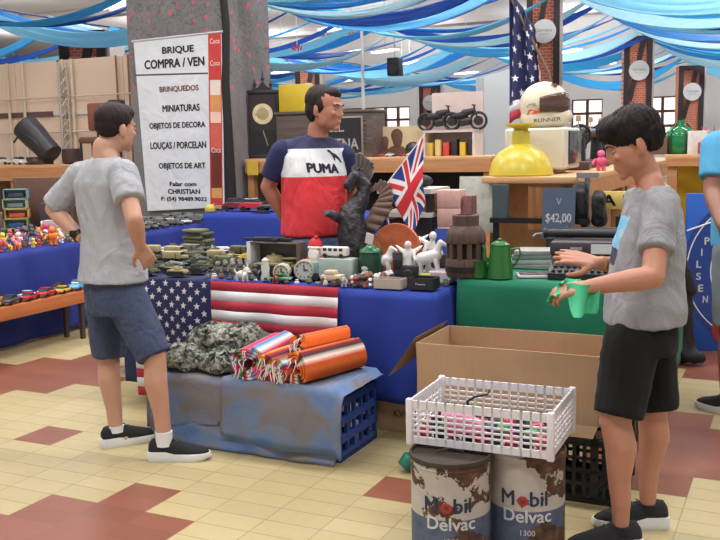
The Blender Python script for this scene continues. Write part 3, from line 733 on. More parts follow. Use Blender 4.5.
# camouflage clothing pile
def camo():
    t = NT('camouflage'); n = t.noise(26, 2, dist=.6); n2 = t.noise(60, 1)
    col = t.ramp(n, [(.36, (74, 76, 70)), (.46, (142, 144, 134)), (.56, (182, 182, 172)), (.66, (118, 122, 112))], True); col = t.mix(t.math('MULTIPLY', n2, .3), col, rgba((84, 86, 76))); t.bump(t.noise(16, 4, dist=1.2), .5, .03); return t.done(col, .95)
def rag(name, label, cat, c, size, m, seed, amp=.03, sc=9, group=None, rz=YW):
    mb = MB(); mb.ell((0, 0, 0), size, None, None, 20, 14); mb.ell((size[0]*.45, size[1]*.1, -size[2]*.2), (size[0]*.6, size[1]*.8, size[2]*.7), None); mb.ell((-size[0]*.5, -size[1]*.1, -size[2]*.3), (size[0]*.55, size[1]*.85, size[2]*.6), None)
    me = remesh(mb, .009, 2)
    for v in me.vertices:
        q = v.co*sc+Vec((seed, 0, seed)); w = 1-2*abs(noise.noise(q)); w2 = 1-2*abs(noise.noise(q*2.3)); v.co += v.normal*amp*(.6*w+.3*w2)
        if v.co.z < -size[2]*.92: v.co.z = -size[2]*.92
    o = link(name, me, [m], None, Vec(c)+Z3*size[2]*.92, rz, 60); return tag(o, label, cat, group)
cm = camo()
rag('camouflage_jacket', 'folded camouflage jacket at the top of the clothes pile beside the starred canton', 'clothing', G(.98, .6, .45), (.2, .11, .06), cm, 3, .05, 7)
rag('camouflage_trousers', 'crumpled camouflage trousers at the left front of the clothes pile', 'clothing', G(.82, .47, .362), (.14, .12, .055), cm, 9, .05, 7.5)
rag('camouflage_shirt', 'crumpled camouflage shirt at the right front of the clothes pile, next to the blankets', 'clothing', G(1.07, .5, .362), (.14, .14, .055), cm, 17, .05, 7)
rag('camouflage_bundle', 'dark grey camouflage bundle between the clothes pile and the pink blanket', 'clothing', G(1.15, .64, .38), (.08, .08, .085), M((84, 88, 82), .95, var=.4, vs=30), 23, .015)

# rolled serape blankets
def serape(cols, seed, rad):
    t = NT('serape'); x = t.xyz(); f = t.math('FRACT', t.math('MULTIPLY_ADD', t.math('ARCTAN2', x[0], t.math('SUBTRACT', x[2], rad)), .48, seed))
    n = len(cols); st = [(k/n, c) for k, c in enumerate(cols)]
    col = t.ramp(f, st, False); col = t.mix(t.math('MULTIPLY', t.noise(120, 2), .3), col, rgba((60, 20, 30))); t.bump(t.noise(90, 2), .4, .006); return t.done(col, .95)
def blanket(label, c, r, L, rz, cols, seed, fl_='orange', tilt=0):
    t = thing('rolled_blanket', label, 'blanket', c, rz, 'striped blankets rolled up on the covered crate'); m = serape(cols, seed, r*.86)
    mb = MB()
    def f(a, b):     # spiral roll, a round, b along
        tt = a*2*pi*3.2; rr = r*(.32+.68*a); k = 1+.03*sin(b*9+seed)
        return Vec((rr*cos(tt)*k, -L/2+L*b+.012*sin(tt*2+seed), r*.86+rr*.86*sin(tt)))
    mb.grid(f, 110, 14, m, .012); mb.obj('roll', t, ang=60)
    rnd = random.Random(seed*7+1); fr = MB(); fc = [M(k, .95) for k in ((226, 218, 208), (214, 120, 160), (230, 226, 220))]
    for k in range(11):
        an = rnd.uniform(0, 2*pi); rr = r*rnd.uniform(.3, 1); p = Vec((rr*cos(an), -L/2, r*.86+rr*.8*sin(an))); q = p+Vec((rnd.uniform(-.02, .02), -.015, -.01)); e = q+Vec((rnd.uniform(-.025, .025), -.012, -rnd.uniform(.03, .05)))
        e.z = max(e.z, .004); fr.tube([p, q, e], [.003, .0028, .0015], fc[k % 3], 5)
    fr.obj('fringe', t); return t
hot = [(206, 40, 96), (232, 96, 150), (46, 150, 200), (240, 240, 236), (206, 40, 96), (30, 30, 40), (90, 180, 90), (226, 60, 120)]
org = [(236, 104, 36), (240, 130, 40), (120, 30, 44), (60, 30, 40), (240, 226, 210), (226, 84, 40), (238, 120, 40), (236, 104, 36)]
yel = [(226, 150, 40), (236, 170, 60), (190, 50, 60), (40, 40, 60), (220, 110, 40), (236, 170, 60), (230, 228, 220), (226, 150, 40)]
mixd = [(150, 30, 60), (226, 60, 60), (60, 150, 110), (230, 228, 220), (40, 60, 130), (206, 40, 96), (238, 120, 40), (150, 30, 60)]
ZB = .378
blanket('pink and sky-blue rolled blanket with pink fringe, leftmost of the blankets', G(1.26, .51, ZB), .09, .42, YW+.12, hot, 1)
blanket('mustard yellow rolled blanket between the pink roll and the dark red roll', G(1.39, .53, ZB), .072, .42, YW-.12, yel, 2)
blanket('dark red mixed rolled blanket with white fringe, just left of the big orange roll', G(1.495, .5, ZB), .064, .4, YW-.2, mixd, 3)
blanket('fat orange rolled blanket with dark stripes, rightmost of the blankets', G(1.615, .51, ZB), .088, .42, YW-.3, org, 4)
blanket('orange and purple blanket roll lying on top behind the others', G(1.545, .6, ZB+.105), .055, .3, YW-.35, org, 5.4)

# ---------------------------------------------------------------- cardboard boxes
def cardboard():
    t = NT('cardboard'); a = t.noise(3, 4); v = t.scl(130, 3, 3); b = t.noise(1, 2, v)
    col = t.mix(a, rgba((172, 138, 106)), rgba((192, 160, 128))); col = t.mix(t.math('MULTIPLY', b, .25), col, rgba((140, 106, 80))); t.bump(t.noise(5, 4), .3, .02); return t.done(col, .85)
cbm = cardboard()
def open_box(label, u0, u1, v0, v1, z0, z1, flaps):
    t = thing('cardboard_box', label, 'box', G((u0+u1)/2, (v0+v1)/2, z0), YW); w = (u1-u0)/2; d = (v1-v0)/2; h = z1-z0; k = .007
    MB().box((0, 0, k/2), (2*w, 2*d, k), cbm).obj('base', t)
    for c, s in (((0, -d, h/2), (2*w, k, h)), ((0, d, h/2), (2*w, k, h)), ((-w, 0, h/2), (k, 2*d, h)), ((w, 0, h/2), (k, 2*d, h))):
        def wob(mb):
            for v in mb.bm.verts: v.co += Vec((.006*sin(v.co.z*9), .008*sin(v.co.x*5+1)*(v.co.z/h), 0))
        mb = MB(); mb.box(c, s, cbm); bmesh.ops.subdivide_edges(mb.bm, edges=[e for e in mb.bm.edges if e.calc_length() > .1], cuts=5, use_grid_fill=True); wob(mb); mb.obj('side', t)
    for p, lb in flaps:
        mb = MB(); mb.prism([Vec(q) for q in p], Vec((.004, -.003, .005)), cbm); mb.obj('flap', t)
    return t
BZ0, BZ1 = .298, .605
bu0, bu1, bv0, bv1 = 2.15, 2.975, .4, .83
w_ = (bu1-bu0)/2; d_ = (bv1-bv0)/2
open_box('big open cardboard box with one flap hanging out to the left, behind the white crate', bu0, bu1, bv0, bv1, BZ0, BZ1,
    [([(-w_-.005, -d_, .33), (-w_-.005, d_, .33), (-w_-.13, d_*.7, .16), (-w_-.15, -d_*.95, .13)], ''), ([(-w_, -d_-.006, .0), (w_, -d_-.006, .0), (w_*.96, -d_-.03, -.05), (-w_*.97, -d_-.02, -.03)], '')])
def closed_box(name, label, c, sz, m, rz=YW, lid=None, group=None):
    t = thing(name, label, 'box', c, rz, group); MB().box((0, 0, sz[2]/2), sz, m, None, .004).obj('body', t)
    if lid: MB().box((0, 0, sz[2]), (.05, sz[1]*1.002, .003), lid).obj('tape', t)
    return t
b_ = closed_box('cardboard_box', 'brown cardboard box on the floor under the blue cloth', G(1.8, 1.03, 0), (.26, .3, .26), cbm, YW, M((150, 120, 90), .5))
text('KVII', .05, M((90, 66, 48), .8), frame((.06, -.154, .1), (1, 0, 0), (0, 0, 1)), b_, 'print')

# black plastic crate and its twin carrying the big box
def lattice_crate(name, label, c, w, d, h, m, rz, nx, ny, nz, bar=.009, post=.028, thick=2.4):
    t = thing(name, label, 'crate', c, rz)
    mb = MB()
    for k in range(nx*2+1): mb.box((-w/2+w*k/(nx*2), 0, .008), (bar, d, .012), m)
    for k in range(ny+1): mb.box((0, -d/2+d*k/ny, .008), (w, bar, .012), m)
    mb.obj('base', t)
    for ax, off, L, n in (('x', -d/2, w, nx), ('x', d/2, w, nx), ('y', -w/2, d, ny), ('y', w/2, d, ny)):
        mb = MB(); th = .008
        def bx(q, z, lq, lz):
            mb.box((q, off, z) if ax == 'x' else (off, q, z), ((lq, th, lz) if ax == 'x' else (th, lq, lz)), m)
        bx(0, .014, L, .028); bx(0, h-.016, L, .032)
        for k in range(1, nz): bx(0, .028+(h-.06)*k/nz, L, bar)
        for k in range(1, n): bx(-L/2+L*k/n, h/2, bar if k % 4 else bar*thick, h)
        mb.obj('side', t)
    for a in (-1, 1):
        for b in (-1, 1): MB().box((a*w/2, b*d/2, h/2), (post, post, h+.012), m, None, .006).obj('corner_post', t)
    return t
black_p = M((24, 24, 26), .4)
lattice_crate('plastic_crate', 'black lattice plastic crate on the floor beside the legs of the boy', G(2.86, .5, 0), .42, .42, .28, black_p, YW, 10, 10, 4, .014, .03)
lattice_crate('plastic_crate', 'black plastic crate at the left under the big cardboard box, behind the rusty drum', G(2.36, .62, 0), .4, .4, .28, black_p, YW, 8, 8, 4, .014, .03)
mb = MB(); mb.tube([at(404, 476, 4.3), at(409, 470, 4.3), at(416, 470, 4.3), at(424, 474, 4.3)], [.035, .045, .045, .03], M((26, 110, 92), .4), 14); o = mb.obj('watering_funnel'); tag(o, 'small dark green plastic funnel on the floor behind the left oil drum', 'funnel'); zmin = min(v.co.z for v in o.data.vertices); o.location.z = -zmin+.002

# ---------------------------------------------------------------- rusty oil cans
def can_mat(seed, rust):
    t = NT('rusty_paint'); x = t.xyz(); n = t.noise(9, 6, dist=.3, rough=.65); n2 = t.noise(28, 4)
    zz = t.math('MULTIPLY_ADD', t.noise(4, 2), .05, x[2]); ang = t.math('MULTIPLY', t.math('ADD', x[0], seed), .55)
    base = t.mix(t.math('LESS_THAN', x[2], .185), rgba((196, 190, 182)), rgba((48, 76, 116)))
    base = t.mix(t.math('MULTIPLY', n2, .4), base, rgba((150, 140, 128)))
    thr = t.math('ADD', t.math('MULTIPLY', t.math('ABSOLUTE', t.math('SUBTRACT', x[2], .2)), -.55), t.math('SUBTRACT', rust, t.math('MULTIPLY', x[0], 1.0 if seed > 1 else .25)))
    r = t.math('GREATER_THAN', n, thr)
    col = t.mix(r, base, t.ramp(n2, [(.3, (52, 38, 32)), (.6, (96, 66, 48)), (.75, (130, 96, 70))]))
    t.bump(n, .3, .01); return t.done(col, .7)
def oil_can(label, c, r, h, seed, rust, line3, lid):
    rz = math.atan2(-c.y, -c.x)+pi/2; t = thing('oil_drum', label, 'drum', c, rz); m = can_mat(seed, rust); dkr = M((70, 60, 54), .75, .2, .35, 20, .4)
    MB().lathe([(r*.97, 0), (r*.995, .006), (r*.995, .02), (r*.98, .03), (r*.98, h*.9), (r*.985, h*.91), (r*1.0, h*.92), (r*.985, h*.93), (r*.98, h*.955)], m, n=64).obj('body', t, ang=30)
    mb = MB(); mb.lathe([(r*1.01, h*.955), (r*1.02, h*.985), (r*1.01, h), (r*.96, h), (r*.955, h*.975), (0.001, h*.98)], dkr if lid else m, n=64, caps=(True, True)); ld = mb.obj('lid', t, ang=30)
    mb = MB(); mb.lathe([(.03, h*.97), (.034, h*.995), (.022, h*1.0), (.02, h*.985), (.001, h*.985)], dkr, (r*.45, r*.35, 0), n=20); mb.obj('spout_cap', t)
    mb = MB(); mb.tube([(-.05, r*.0, h*.982), (-.045, 0, h*1.0), (.0, .012, h*1.012), (.045, 0, h*1.0), (.05, 0, h*.982)], .004, dkr, 8); mb.obj('handle', t)
    navy_l = M((44, 54, 84), .7, var=.3, vs=40); rd = M((178, 52, 48), .7, var=.25, vs=40); wh = M((208, 210, 212), .7, var=.25, vs=40)
    R_ = r*.98+.0012
    def wrap(body, size, z, mm, x0=0, name='lettering', **kw):
        me = textmesh(body, size, 0, **kw); bm = bmesh.new(); bm.from_mesh(me); bpy.data.meshes.remove(me)
        bmesh.ops.triangulate(bm, faces=bm.faces); bmesh.ops.subdivide_edges(bm, edges=[e for e in bm.edges if e.calc_length() > .01], cuts=2)
        for v in bm.verts: a = (v.co.x+x0)/R_; v.co = Vec((R_*sin(a), -R_*cos(a), z+v.co.y))
        me = bpy.data.meshes.new(name); bm.to_mesh(me); bm.free(); return link(name, me, [mm], t)
    wrap('M', .078, h*.60, navy_l, -.073, bold=.045); wrap('o', .078, h*.60, rd, -.016, bold=.045); wrap('bil', .078, h*.60, navy_l, .043, bold=.045)
    wrap('Delvac', .068, h*.43, wh, 0, bold=.045); wrap(line3, .03, h*.27, wh); wrap('OLEO PARA MOTOR' if seed > 1 else '', .014, h*.1, wh) if seed > 1 else None
    return t
oil_can('rusty white and blue oil drum with dirty brown lid, left of the two', at(451, 546, 3.44)*Vec((1, 1, 0)), .148, .395, .2, .585, '1300', True)
oil_can('white and blue oil drum rusted down its right side, right of the two', at(527, 541, 3.5)*Vec((1, 1, 0)), .142, .385, 1.9, .64, '1300', False)

# ---------------------------------------------------------------- white plastic crate full of bits
def white_crate():
    c = (at(493, 432, 3.5)); z = .402; wp = M((226, 222, 226), .4, var=.04); w, d, h = .53, .36, .165
    c = Vec((c.x, c.y+.02, z)); rz = YW+.02
    t = lattice_crate('plastic_crate', 'white lattice plastic crate of small bits standing on the two oil drums', c, w, d, h, wp, rz, 15, 9, 5, .0062, .026, 1.4)
    Rm = Matrix.Rotation(rz, 3, 'Z'); W = lambda x, y, q: Vec(c)+Rm @ Vec((x, y, q))
    g = 'small bits in the white crate'; rnd = random.Random(4)
    pal = [('red', (190, 40, 70)), ('blue', (50, 100, 190)), ('green', (60, 150, 90)), ('yellow', (214, 190, 60)), ('black', (34, 34, 40)), ('dark green', (30, 80, 60)), ('navy', (36, 44, 90)), ('orange', (226, 120, 50))]
    k = 0
    for lay, j, i in [(l_, j_, i_) for l_ in (0,) for j_ in range(4) for i_ in range(9)]:
        if not (lay and j == 0 and 1 < i < 5):
            nm, cl = pal[(i*3+j*5+k) % 8]; k += 1; x = -w/2+.045+(w-.09)*i/8; y = -d/2+.05+(d-.1)*j/3; r = .027+rnd.random()*.004
            mb = MB()
            if k % 3 == 0: mb.ell((0, 0, r), r, M(cl, .4))
            elif k % 3 == 1: mb.lathe([(r*.8, 0), (r*.85, .03), (r*.4, .042), (r*.4, .055), (.001, .056)], M(cl, .4), n=14)
            else: mb.box((0, 0, .02), (.045, .035, .04), M(cl, .5), RZ(rnd.random()), .004)
            o = mb.obj('plastic_bit', loc=W(x+.012*lay, y, .0155+.06*lay), rz=rz); tag(o, '%s plastic bit in the white crate, %s from the left in %s row%s' % (nm, ORD[i], ORD[j], ' of the top layer' if lay else ''), 'toy', g)
    mb = MB(); mb.ell((0, 0, .055), (.06, .035, .055), M((236, 150, 180), .5)); mb.ell((.045, 0, .04), (.04, .03, .038), M((236, 150, 180), .5)); mb.ell((-.045, .005, .075), (.036, .032, .034), M((240, 170, 196), .5))
    o = mb.obj('plush_toy', loc=W(-.08, -.128, .03), rz=rz); tag(o, 'pink plush lump at the front of the white crate', 'toy')
    mb = MB(); mb.tube([(-.02, 0, -.01), (-.03, .005, .05), (.0, 0, .072), (.05, .01, .085), (.055, .02, .1)], [.004, .006, .004, .004, .003], M((30, 30, 32), .4), 8)
    o = mb.obj('cable_tie', loc=W(-.07, .0, .075), rz=rz); tag(o, 'thin black curved hook sticking up inside the white crate', 'hook')
white_crate()
# ---------------------------------------------------------------- small model prototypes (front = local -Y unless noted)
def T0(name, cat): return thing(name, 'x', cat)
def tank(col, dark=(40, 40, 38)):
    t = T0('model_tank', 'model tank'); m = M(col, .7, var=.25, vs=40); k = M(dark, .7)
    mb = MB(); mb.box((0, 0, .022), (.13, .05, .018), m, None, .004); mb.box((.0, 0, .033), (.11, .07, .008), m, None, .002); mb.obj('hull', t)
    for s in (-1, 1):
        mb = MB(); pts = [(-.07, .018), (-.055, .03), (.055, .03), (.07, .018), (.05, .002), (-.05, .002)]
        mb.prism([(x, s*.033-.009, z) for x, z in pts], (0, .018, 0), k)
        mb.obj('track', t)
    tr = MB(); tr.lathe([(.03, .036), (.031, .044), (.024, .056), (.001, .058)], m, (-.008, 0, 0), 14); tr.cyl((-.012, .008, .056), (-.012, .008, .063), .008, m, n=10); q = tr.obj('turret', t)
    MB().tube([(.018, 0, .047), (.085, 0, .05), (.088, 0, .05)], [.004, .003, .0045], m, 8).obj('barrel', q)
    return t
def car(col, roof=None, kind=0, glass=(50, 60, 72)):
    t = T0('model_car', 'model car'); m = M(col, .25, var=.05); rm = M(roof or col, .25, var=.05); L, w = .2, .085
    if kind == 0: side = [(-.1, .02), (-.098, .04), (-.06, .048), (.0, .05), (.07, .046), (.098, .036), (.1, .02)]; cab = [(-.07, .047), (-.045, .07), (.015, .072), (.045, .048)]
    elif kind == 1: side = [(-.1, .02), (-.1, .035), (-.075, .055), (-.04, .062), (.045, .06), (.08, .048), (.1, .03), (.1, .02)]; cab = [(-.075, .055), (-.05, .082), (-.01, .092), (.02, .084), (.045, .06)]
    else: side = [(-.1, .02), (-.1, .036), (-.02, .042), (.06, .034), (.1, .024), (.1, .018)]; cab = [(-.06, .04), (-.035, .056), (.0, .058), (.04, .038)]
    mb = MB(); mb.prism([(x, -w/2, z) for x, z in side], (0, w, 0), m); b = mb.obj('body', t)
    bev = b.modifiers.new('b', 'BEVEL'); bev.width = .008; bev.segments = 2
    mb = MB(); mb.prism([(x, -w*.42, z) for x, z in cab], (0, w*.84, 0), M(glass, .15)); mb.obj('windows', t)
    mb = MB(); (x1, z1), (x2, z2) = cab[1], cab[-2]; mb.box(((x1+x2)/2, 0, max(z1, z2)+.001), (x2-x1+.004, w*.86, .005), rm, None, .002); mb.obj('roof', t)
    for x in (-.06, .062):
        for s in (-1, 1):
            q = MB(); q.cyl((x, s*w*.5, .018), (x, s*w*.38, .018), .018, M((26, 26, 28), .6), n=16); q.cyl((x, s*w*.505, .018), (x, s*w*.45, .018), .009, M((190, 190, 196), .3, .8), n=12); q.obj('wheel', t)
    mb = MB()
    for s in (-1, 1): mb.ell((.098, s*w*.34, .035), (.004, .008, .006), M((236, 232, 210), .2), None, 10, 6)
    mb.obj('headlamps', t); return t
def jeep(col):
    t = T0('model_truck', 'model truck'); m = M(col, .7, var=.25, vs=30)
    mb = MB(); mb.box((-.03, 0, .05), (.1, .06, .05), m, None, .006); mb.obj('cargo_bed', t)
    mb = MB(); mb.box((.045, 0, .05), (.04, .056, .05), m, None, .006); mb.box((.08, 0, .036), (.04, .046, .026), m, None, .005); c = mb.obj('cab', t); MB().box((.046, 0, .062), (.042, .05, .018), M((50, 58, 66), .2)).obj('windows', c)
    for x in (-.055, .0, .07):
        for s in (-1, 1): MB().cyl((x, s*.034, .016), (x, s*.02, .016), .016, M((28, 28, 28), .7), n=14).obj('wheel', t)
    return t
def plane(col):
    t = T0('model_aircraft', 'model aircraft'); m = M(col, .5, var=.15, vs=30)
    MB().tube([(-.09, 0, .03), (-.05, 0, .034), (.04, 0, .034), (.085, 0, .028)], [.005, .012, .015, .006], m, 12).obj('fuselage', t)
    mb = MB(); mb.box((.015, 0, .03), (.04, .2, .004), m, None, .0015); mb.obj('wing', t)
    mb = MB(); mb.box((-.08, 0, .034), (.02, .07, .003), m); mb.prism([(-.09, -.002, .034), (-.07, -.002, .034), (-.085, -.002, .06)], (0, .004, 0), m); mb.obj('tail', t)
    MB().box((0.02, 0, .008), (.06, .03, .016), M((60, 60, 60), .6)).obj('stand', t); return t
def figure(c1, c2, c3=(226, 186, 150), fat=1.0):
    mb = MB(); a = M(c1, .45, var=.06); b = M(c2, .45, var=.06); s = M(c3, .5, var=.05)
    for q in (-1, 1):
        mb.tube([(q*.014, 0, .0), (q*.013, 0, .03)], [.011, .012], b, 8); mb.box((q*.015, -.006, .005), (.018, .03, .01), b, None, .003)
        mb.tube([(q*.022*fat, 0, .062), (q*.036*fat, -.008, .045), (q*.036*fat, -.02, .036)], [.008, .008, .007], a, 8)
    mb.ell((0, 0, .05), (.023*fat, .017*fat, .026), a); mb.ell((0, -.001, .086), (.02, .019, .02), s); mb.ell((0, .004, .094), (.021, .02, .016), b)
    for q in (-1, 1): mb.ell((q*.007, -.019, .088), .003, M((20, 20, 20)), None, 6, 4)
    o = mb.obj('toy_figure'); tag(o, 'x', 'toy figure'); return o
def critter(c1, c2):
    mb = MB(); a = M(c1, .5, var=.06); b = M(c2, .5, var=.06)
    mb.ell((0, .005, .03), (.026, .036, .026), a); mb.ell((0, -.03, .056), (.022, .02, .02), a); mb.ell((0, -.05, .05), (.011, .009, .008), b)
    for q in (-1, 1):
        mb.ell((q*.014, -.026, .078), (.007, .004, .012), b, RY(q*.3), 8, 6)
        for y in (-.018, .026): mb.tube([(q*.015, y, .0), (q*.015, y, .024)], [.009, .009], a, 8)
    mb.tube([(0, .038, .035), (0, .056, .05), (0, .058, .064)], [.006, .005, .004], b, 8); o = mb.obj('toy_animal'); tag(o, 'x', 'toy animal'); return o
def vase(col, prof, name='figurine', cat='figurine', n=18, rough=.35, metal=0):
    mb = MB(); mb.lathe(prof, M(col, rough, metal, .15, 30), n=n); o = mb.obj(name); tag(o, 'x', cat); return o

# ---------------------------------------------------------------- the table of model tanks
ZI = .767
G1 = 'model vehicles on the dark cloth behind the flag'
pt = {n: Proto(tank(c)) for n, c in (('olive', (88, 94, 66)), ('grey', (98, 100, 98)), ('tan', (156, 144, 104)), ('dark green', (58, 66, 50)), ('black', (44, 44, 46)), ('yellow', (190, 164, 70)))}
pj = {n: Proto(jeep(c)) for n, c in (('olive', (96, 100, 72)), ('sand', (168, 156, 118)), ('grey', (116, 116, 112)))}
pp = {n: Proto(plane(c)) for n, c in (('grey', (120, 122, 124)), ('dark green', (72, 80, 62)), ('white', (200, 202, 200)))}
rnd = random.Random(5)
for j in range(9):
    for i in range(6):
        u = -.6+i*.205+rnd.uniform(-.012, .012)+(.04 if j % 2 else 0); v = .93+j*.132; rz = YW+rnd.uniform(-.22, .22)+(pi if rnd.random() < .5 else 0)
        q = rnd.random()
        if (u < .16 and v < 1.4) or u < -.5: continue
        if j == 0: q = .3 if i != 3 else .9
        if q < .62: n = rnd.choice(['olive', 'dark green', 'grey', 'tan', 'olive', 'black', 'yellow' if i > 3 and j > 3 else 'olive']); p = pt[n]; w = 'model tank'
        elif q < .82: n = rnd.choice(list(pj)); p = pj[n]; w = 'model truck'
        else: n = rnd.choice(list(pp)); p = pp[n]; w = 'model aircraft'
        p.put(G(u, v, ZI), rz, '%s %s, %s from the left in the %s row behind the starred canton' % (n, w, ORD[i], ORD[j]), G1, .95)
# stacks of folded olive cloth and magazines at the back of that table
mo = M((92, 92, 76), .95, var=.3, vs=20)
c0 = G(-.3, 2.16, ZI)
for k in range(6):
    mb = MB(); mb.box((0, 0, .012), (.22-.012*k, .13, .024), M([(92, 92, 76), (74, 78, 64), (110, 106, 86)][k % 3], .95, var=.3, vs=20), None, .009); o = mb.obj('folded_cloth', loc=c0+Vec((.004*k*(-1)**k, 0, .0245*k)), rz=YW+.05*(-1)**k)
    tag(o, 'folded olive army cloth, %s from the bottom of the stack behind the tanks' % ORD[k], 'clothing', 'stack of folded army cloths')
# tin soldiers crowded at the right end of the model table
gs = Proto(figure((126, 124, 112), (96, 96, 88), (150, 144, 128))); gs2 = Proto(figure((150, 140, 116), (120, 116, 100), (170, 160, 140)))
for j in range(3):
    for i in range(7):
        w = G(.66+.052*i, 1.0+.075*j, ZI); p = (gs if (i+j) % 2 else gs2); p.put(w, YW+rnd.uniform(-.5, .5), '%s soldier figure, %s from the left in the %s row by the round clocks' % ('grey' if (i+j) % 2 else 'tan', ORD[i], ORD[j]), 'soldier figures left of the clocks', .78)

# ---------------------------------------------------------------- individual goods on the blue table
def it(x, y, z=ZI): return px(x, y, z)
# display case with a tan tank
c = it(290, 272); c = G(*uv(G(1.01, 1.095, 0)), ZI)
t = thing('display_case', 'white open-fronted case with a tan model tank inside, in front of the seller', 'case', c, YW); w, h, d = .32, .2, .11
for p, s, nm in (((0, d/2, h/2), (w, .008, h), 'back_panel'), ((-w/2, 0, h/2), (.026, d, h), 'side_panel'), ((w/2, 0, h/2), (.012, d, h), 'side_panel'), ((0, 0, .006), (w, d, .012), 'base'), ((0, 0, h-.004), (w, d, .008), 'top_panel')):
    MB().box(p, s, M((216, 214, 216), .4) if nm == 'side_panel' and p[0] < 0 else M((92, 80, 78), .5), None, .002).obj(nm, t)
pt['tan'].put(c+Z3*.014+V3*-.01, YW+.1, 'large tan model tank inside the white display case', None, 1.9)
mb = MB(); mb.box((0, 0, .012), (.2, .04, .022), M((40, 42, 46), .5), None, .004); mb.box((-.12, 0, .012), (.08, .018, .014), M((40, 42, 46), .5), None, .003); mb.box((.05, -.03, .01), (.03, .05, .016), M((40, 42, 46), .5), None, .003); mb.box((.12, -.012, .01), (.05, .035, .016), M((40, 42, 46), .5), None, .003)
tag(mb.obj('toy_rifle', loc=c+Z3*(h+.002)+U3*-.05, rz=YW+.15), 'dark toy rifle lying on top of the white display case', 'toy')
# Santa
c = G(1.235, 1.12, ZI+.115); t = thing('santa_figure', 'small white-bearded figure in a red hat standing behind the white toy bus', 'figurine', G(1.255, 1.105, ZI), YW)
k = .78
mb = MB(); mb.lathe([(.05, 0), (.056, .03), (.05, .09), (.035, .13)], M((206, 196, 188), .6), n=20); mb.obj('body', t)
mb = MB(); mb.ell((0, 0, .16), (.036, .036, .036), M((226, 178, 160), .5)); mb.obj('head', t)
mb = MB(); mb.ell((0, -.026, .135), (.036, .02, .042), M((236, 232, 228), .9, bump=.5)); mb.ell((0, -.012, .175), (.042, .034, .012), M((236, 232, 228), .9)); mb.obj('beard', t)
mb = MB(); mb.lathe([(.04, .178), (.038, .2), (.02, .225), (.001, .23)], M((200, 50, 60), .8), n=18); mb.ell((.01, -.01, .232), .012, M((236, 232, 228), .9)); mb.obj('hat', t)
for q in (-1, 1): MB().tube([(q*.035, 0, .12), (q*.056, -.02, .08), (q*.03, -.05, .07)], [.016, .017, .012], M((200, 60, 66), .8), 10).obj('arm', t)
# teal and white radio box behind, with white bus on top
c = G(1.4, 1.06, ZI); t = thing('toy_van', 'faded teal and white tin box truck under the small white bus', 'toy', c, YW); 
mb = MB(); mb.box((.02, 0, .07), (.21, .09, .11), M((168, 186, 176), .5, var=.25, vs=14), None, .008); mb.obj('cargo_box', t)
mb = MB(); mb.box((-.115, 0, .06), (.06, .08, .085), M((128, 160, 150), .5, var=.25, vs=14), None, .014); cb_ = mb.obj('cab', t); MB().box((-.118, 0, .08), (.062, .07, .028), M((60, 70, 72), .2)).obj('windows', cb_)
for x in (-.1, .08):
    for s in (-1, 1): MB().cyl((x, s*.05, .02), (x, s*.03, .02), .02, M((40, 40, 40), .6), n=16).obj('wheel', t)
c2 = c+Z3*.127; t = thing('toy_bus', 'small white toy bus on top of the teal tin truck', 'toy', c2, YW)
mb = MB(); mb.box((0, 0, .035), (.16, .055, .05), M((222, 220, 216), .4), None, .01); mb.obj('body', t)
mb = MB()
for k in range(4): mb.box((-.05+.033*k, 0, .045), (.022, .0565, .016), M((60, 66, 70), .2))
mb.obj('windows', t)
for x in (-.05, .05):
    for s in (-1, 1): MB().cyl((x, s*.03, .012), (x, s*.018, .012), .0125, M((40, 36, 36), .6), n=14).obj('wheel', t)
# clocks
def round_clock(label, c, r, thick, rim, rz, face=(196, 196, 184)):
    t = thing('round_clock', label, 'clock', c, rz); R = RX(pi/2); m = M(rim, .45, var=.1)
    MB().lathe([(r*.8, -thick), (r, -thick*.8), (r, thick*.0), (r*1.02, thick*.1), (r*.9, thick*.14), (r*.88, 0)], m, (0, 0, r*1.02), 32, R).obj('case', t)
    f = MB().cyl((0, -.002, r*1.02), (0, .004, r*1.02), r*.89, M(face, .5), n=32).obj('dial', t)
    mb = MB(); mb.box((0, -.005, r*1.02+r*.25), (.006, .003, r*.55), M((40, 36, 34)), None); mb.box((r*.18, -.005, r*1.02), (r*.4, .003, .006), M((40, 36, 34)))
    for k in range(12): a = k*pi/6; mb.box((r*.76*sin(a), -.004, r*1.02+r*.76*cos(a)), (.006, .003, .006), M((40, 36, 34)))
    mb.obj('hands', f); return t
round_clock('large cream round clock standing behind the smaller one', G(1.235, 1.0, ZI), .056, .06, (190, 188, 170), YW+.35)
round_clock('cream alarm clock with a deep drum case, in front of the white display case', G(1.12, .945, ZI), .046, .07, (206, 204, 190), YW+.3)
Z = Proto(car((60, 150, 84), None, 0)); Z.put(G(1.14, .9, ZI), YW+.2, 'small green model car at the table edge below the clocks', None, .62)
o = vase((206, 212, 202), [(.026, 0), (.03, .01), (.02, .04), (.024, .075), (.016, .1), (.02, .115), (.001, .13)]); o.location = G(1.03, .925, ZI); o['label'] = 'pale upright animal-shaped figurine left of the alarm clock'
o = critter((206, 204, 196), (170, 166, 160)); o.location = G(.9, .89, ZI); o.rotation_euler.z = 1; o['label'] = 'tiny pale animal figure at the table edge above the red stripe'
t = thing('toy_jeep', 'tan rounded toy car at the table edge where the flag ends', 'toy', G(1.45, .93, ZI), YW+.1); mb = MB(); mb.box((0, 0, .035), (.13, .07, .035), M((200, 186, 160), .6, var=.2, vs=20), None, .014); mb.box((-.01, 0, .06), (.07, .06, .03), M((190, 178, 156), .6), None, .012); mb.obj('body', t)
for x in (-.04, .042):
    for s in (-1, 1): MB().cyl((x, s*.037, .018), (x, s*.022, .018), .018, M((90, 84, 76), .7), n=14).obj('wheel', t)
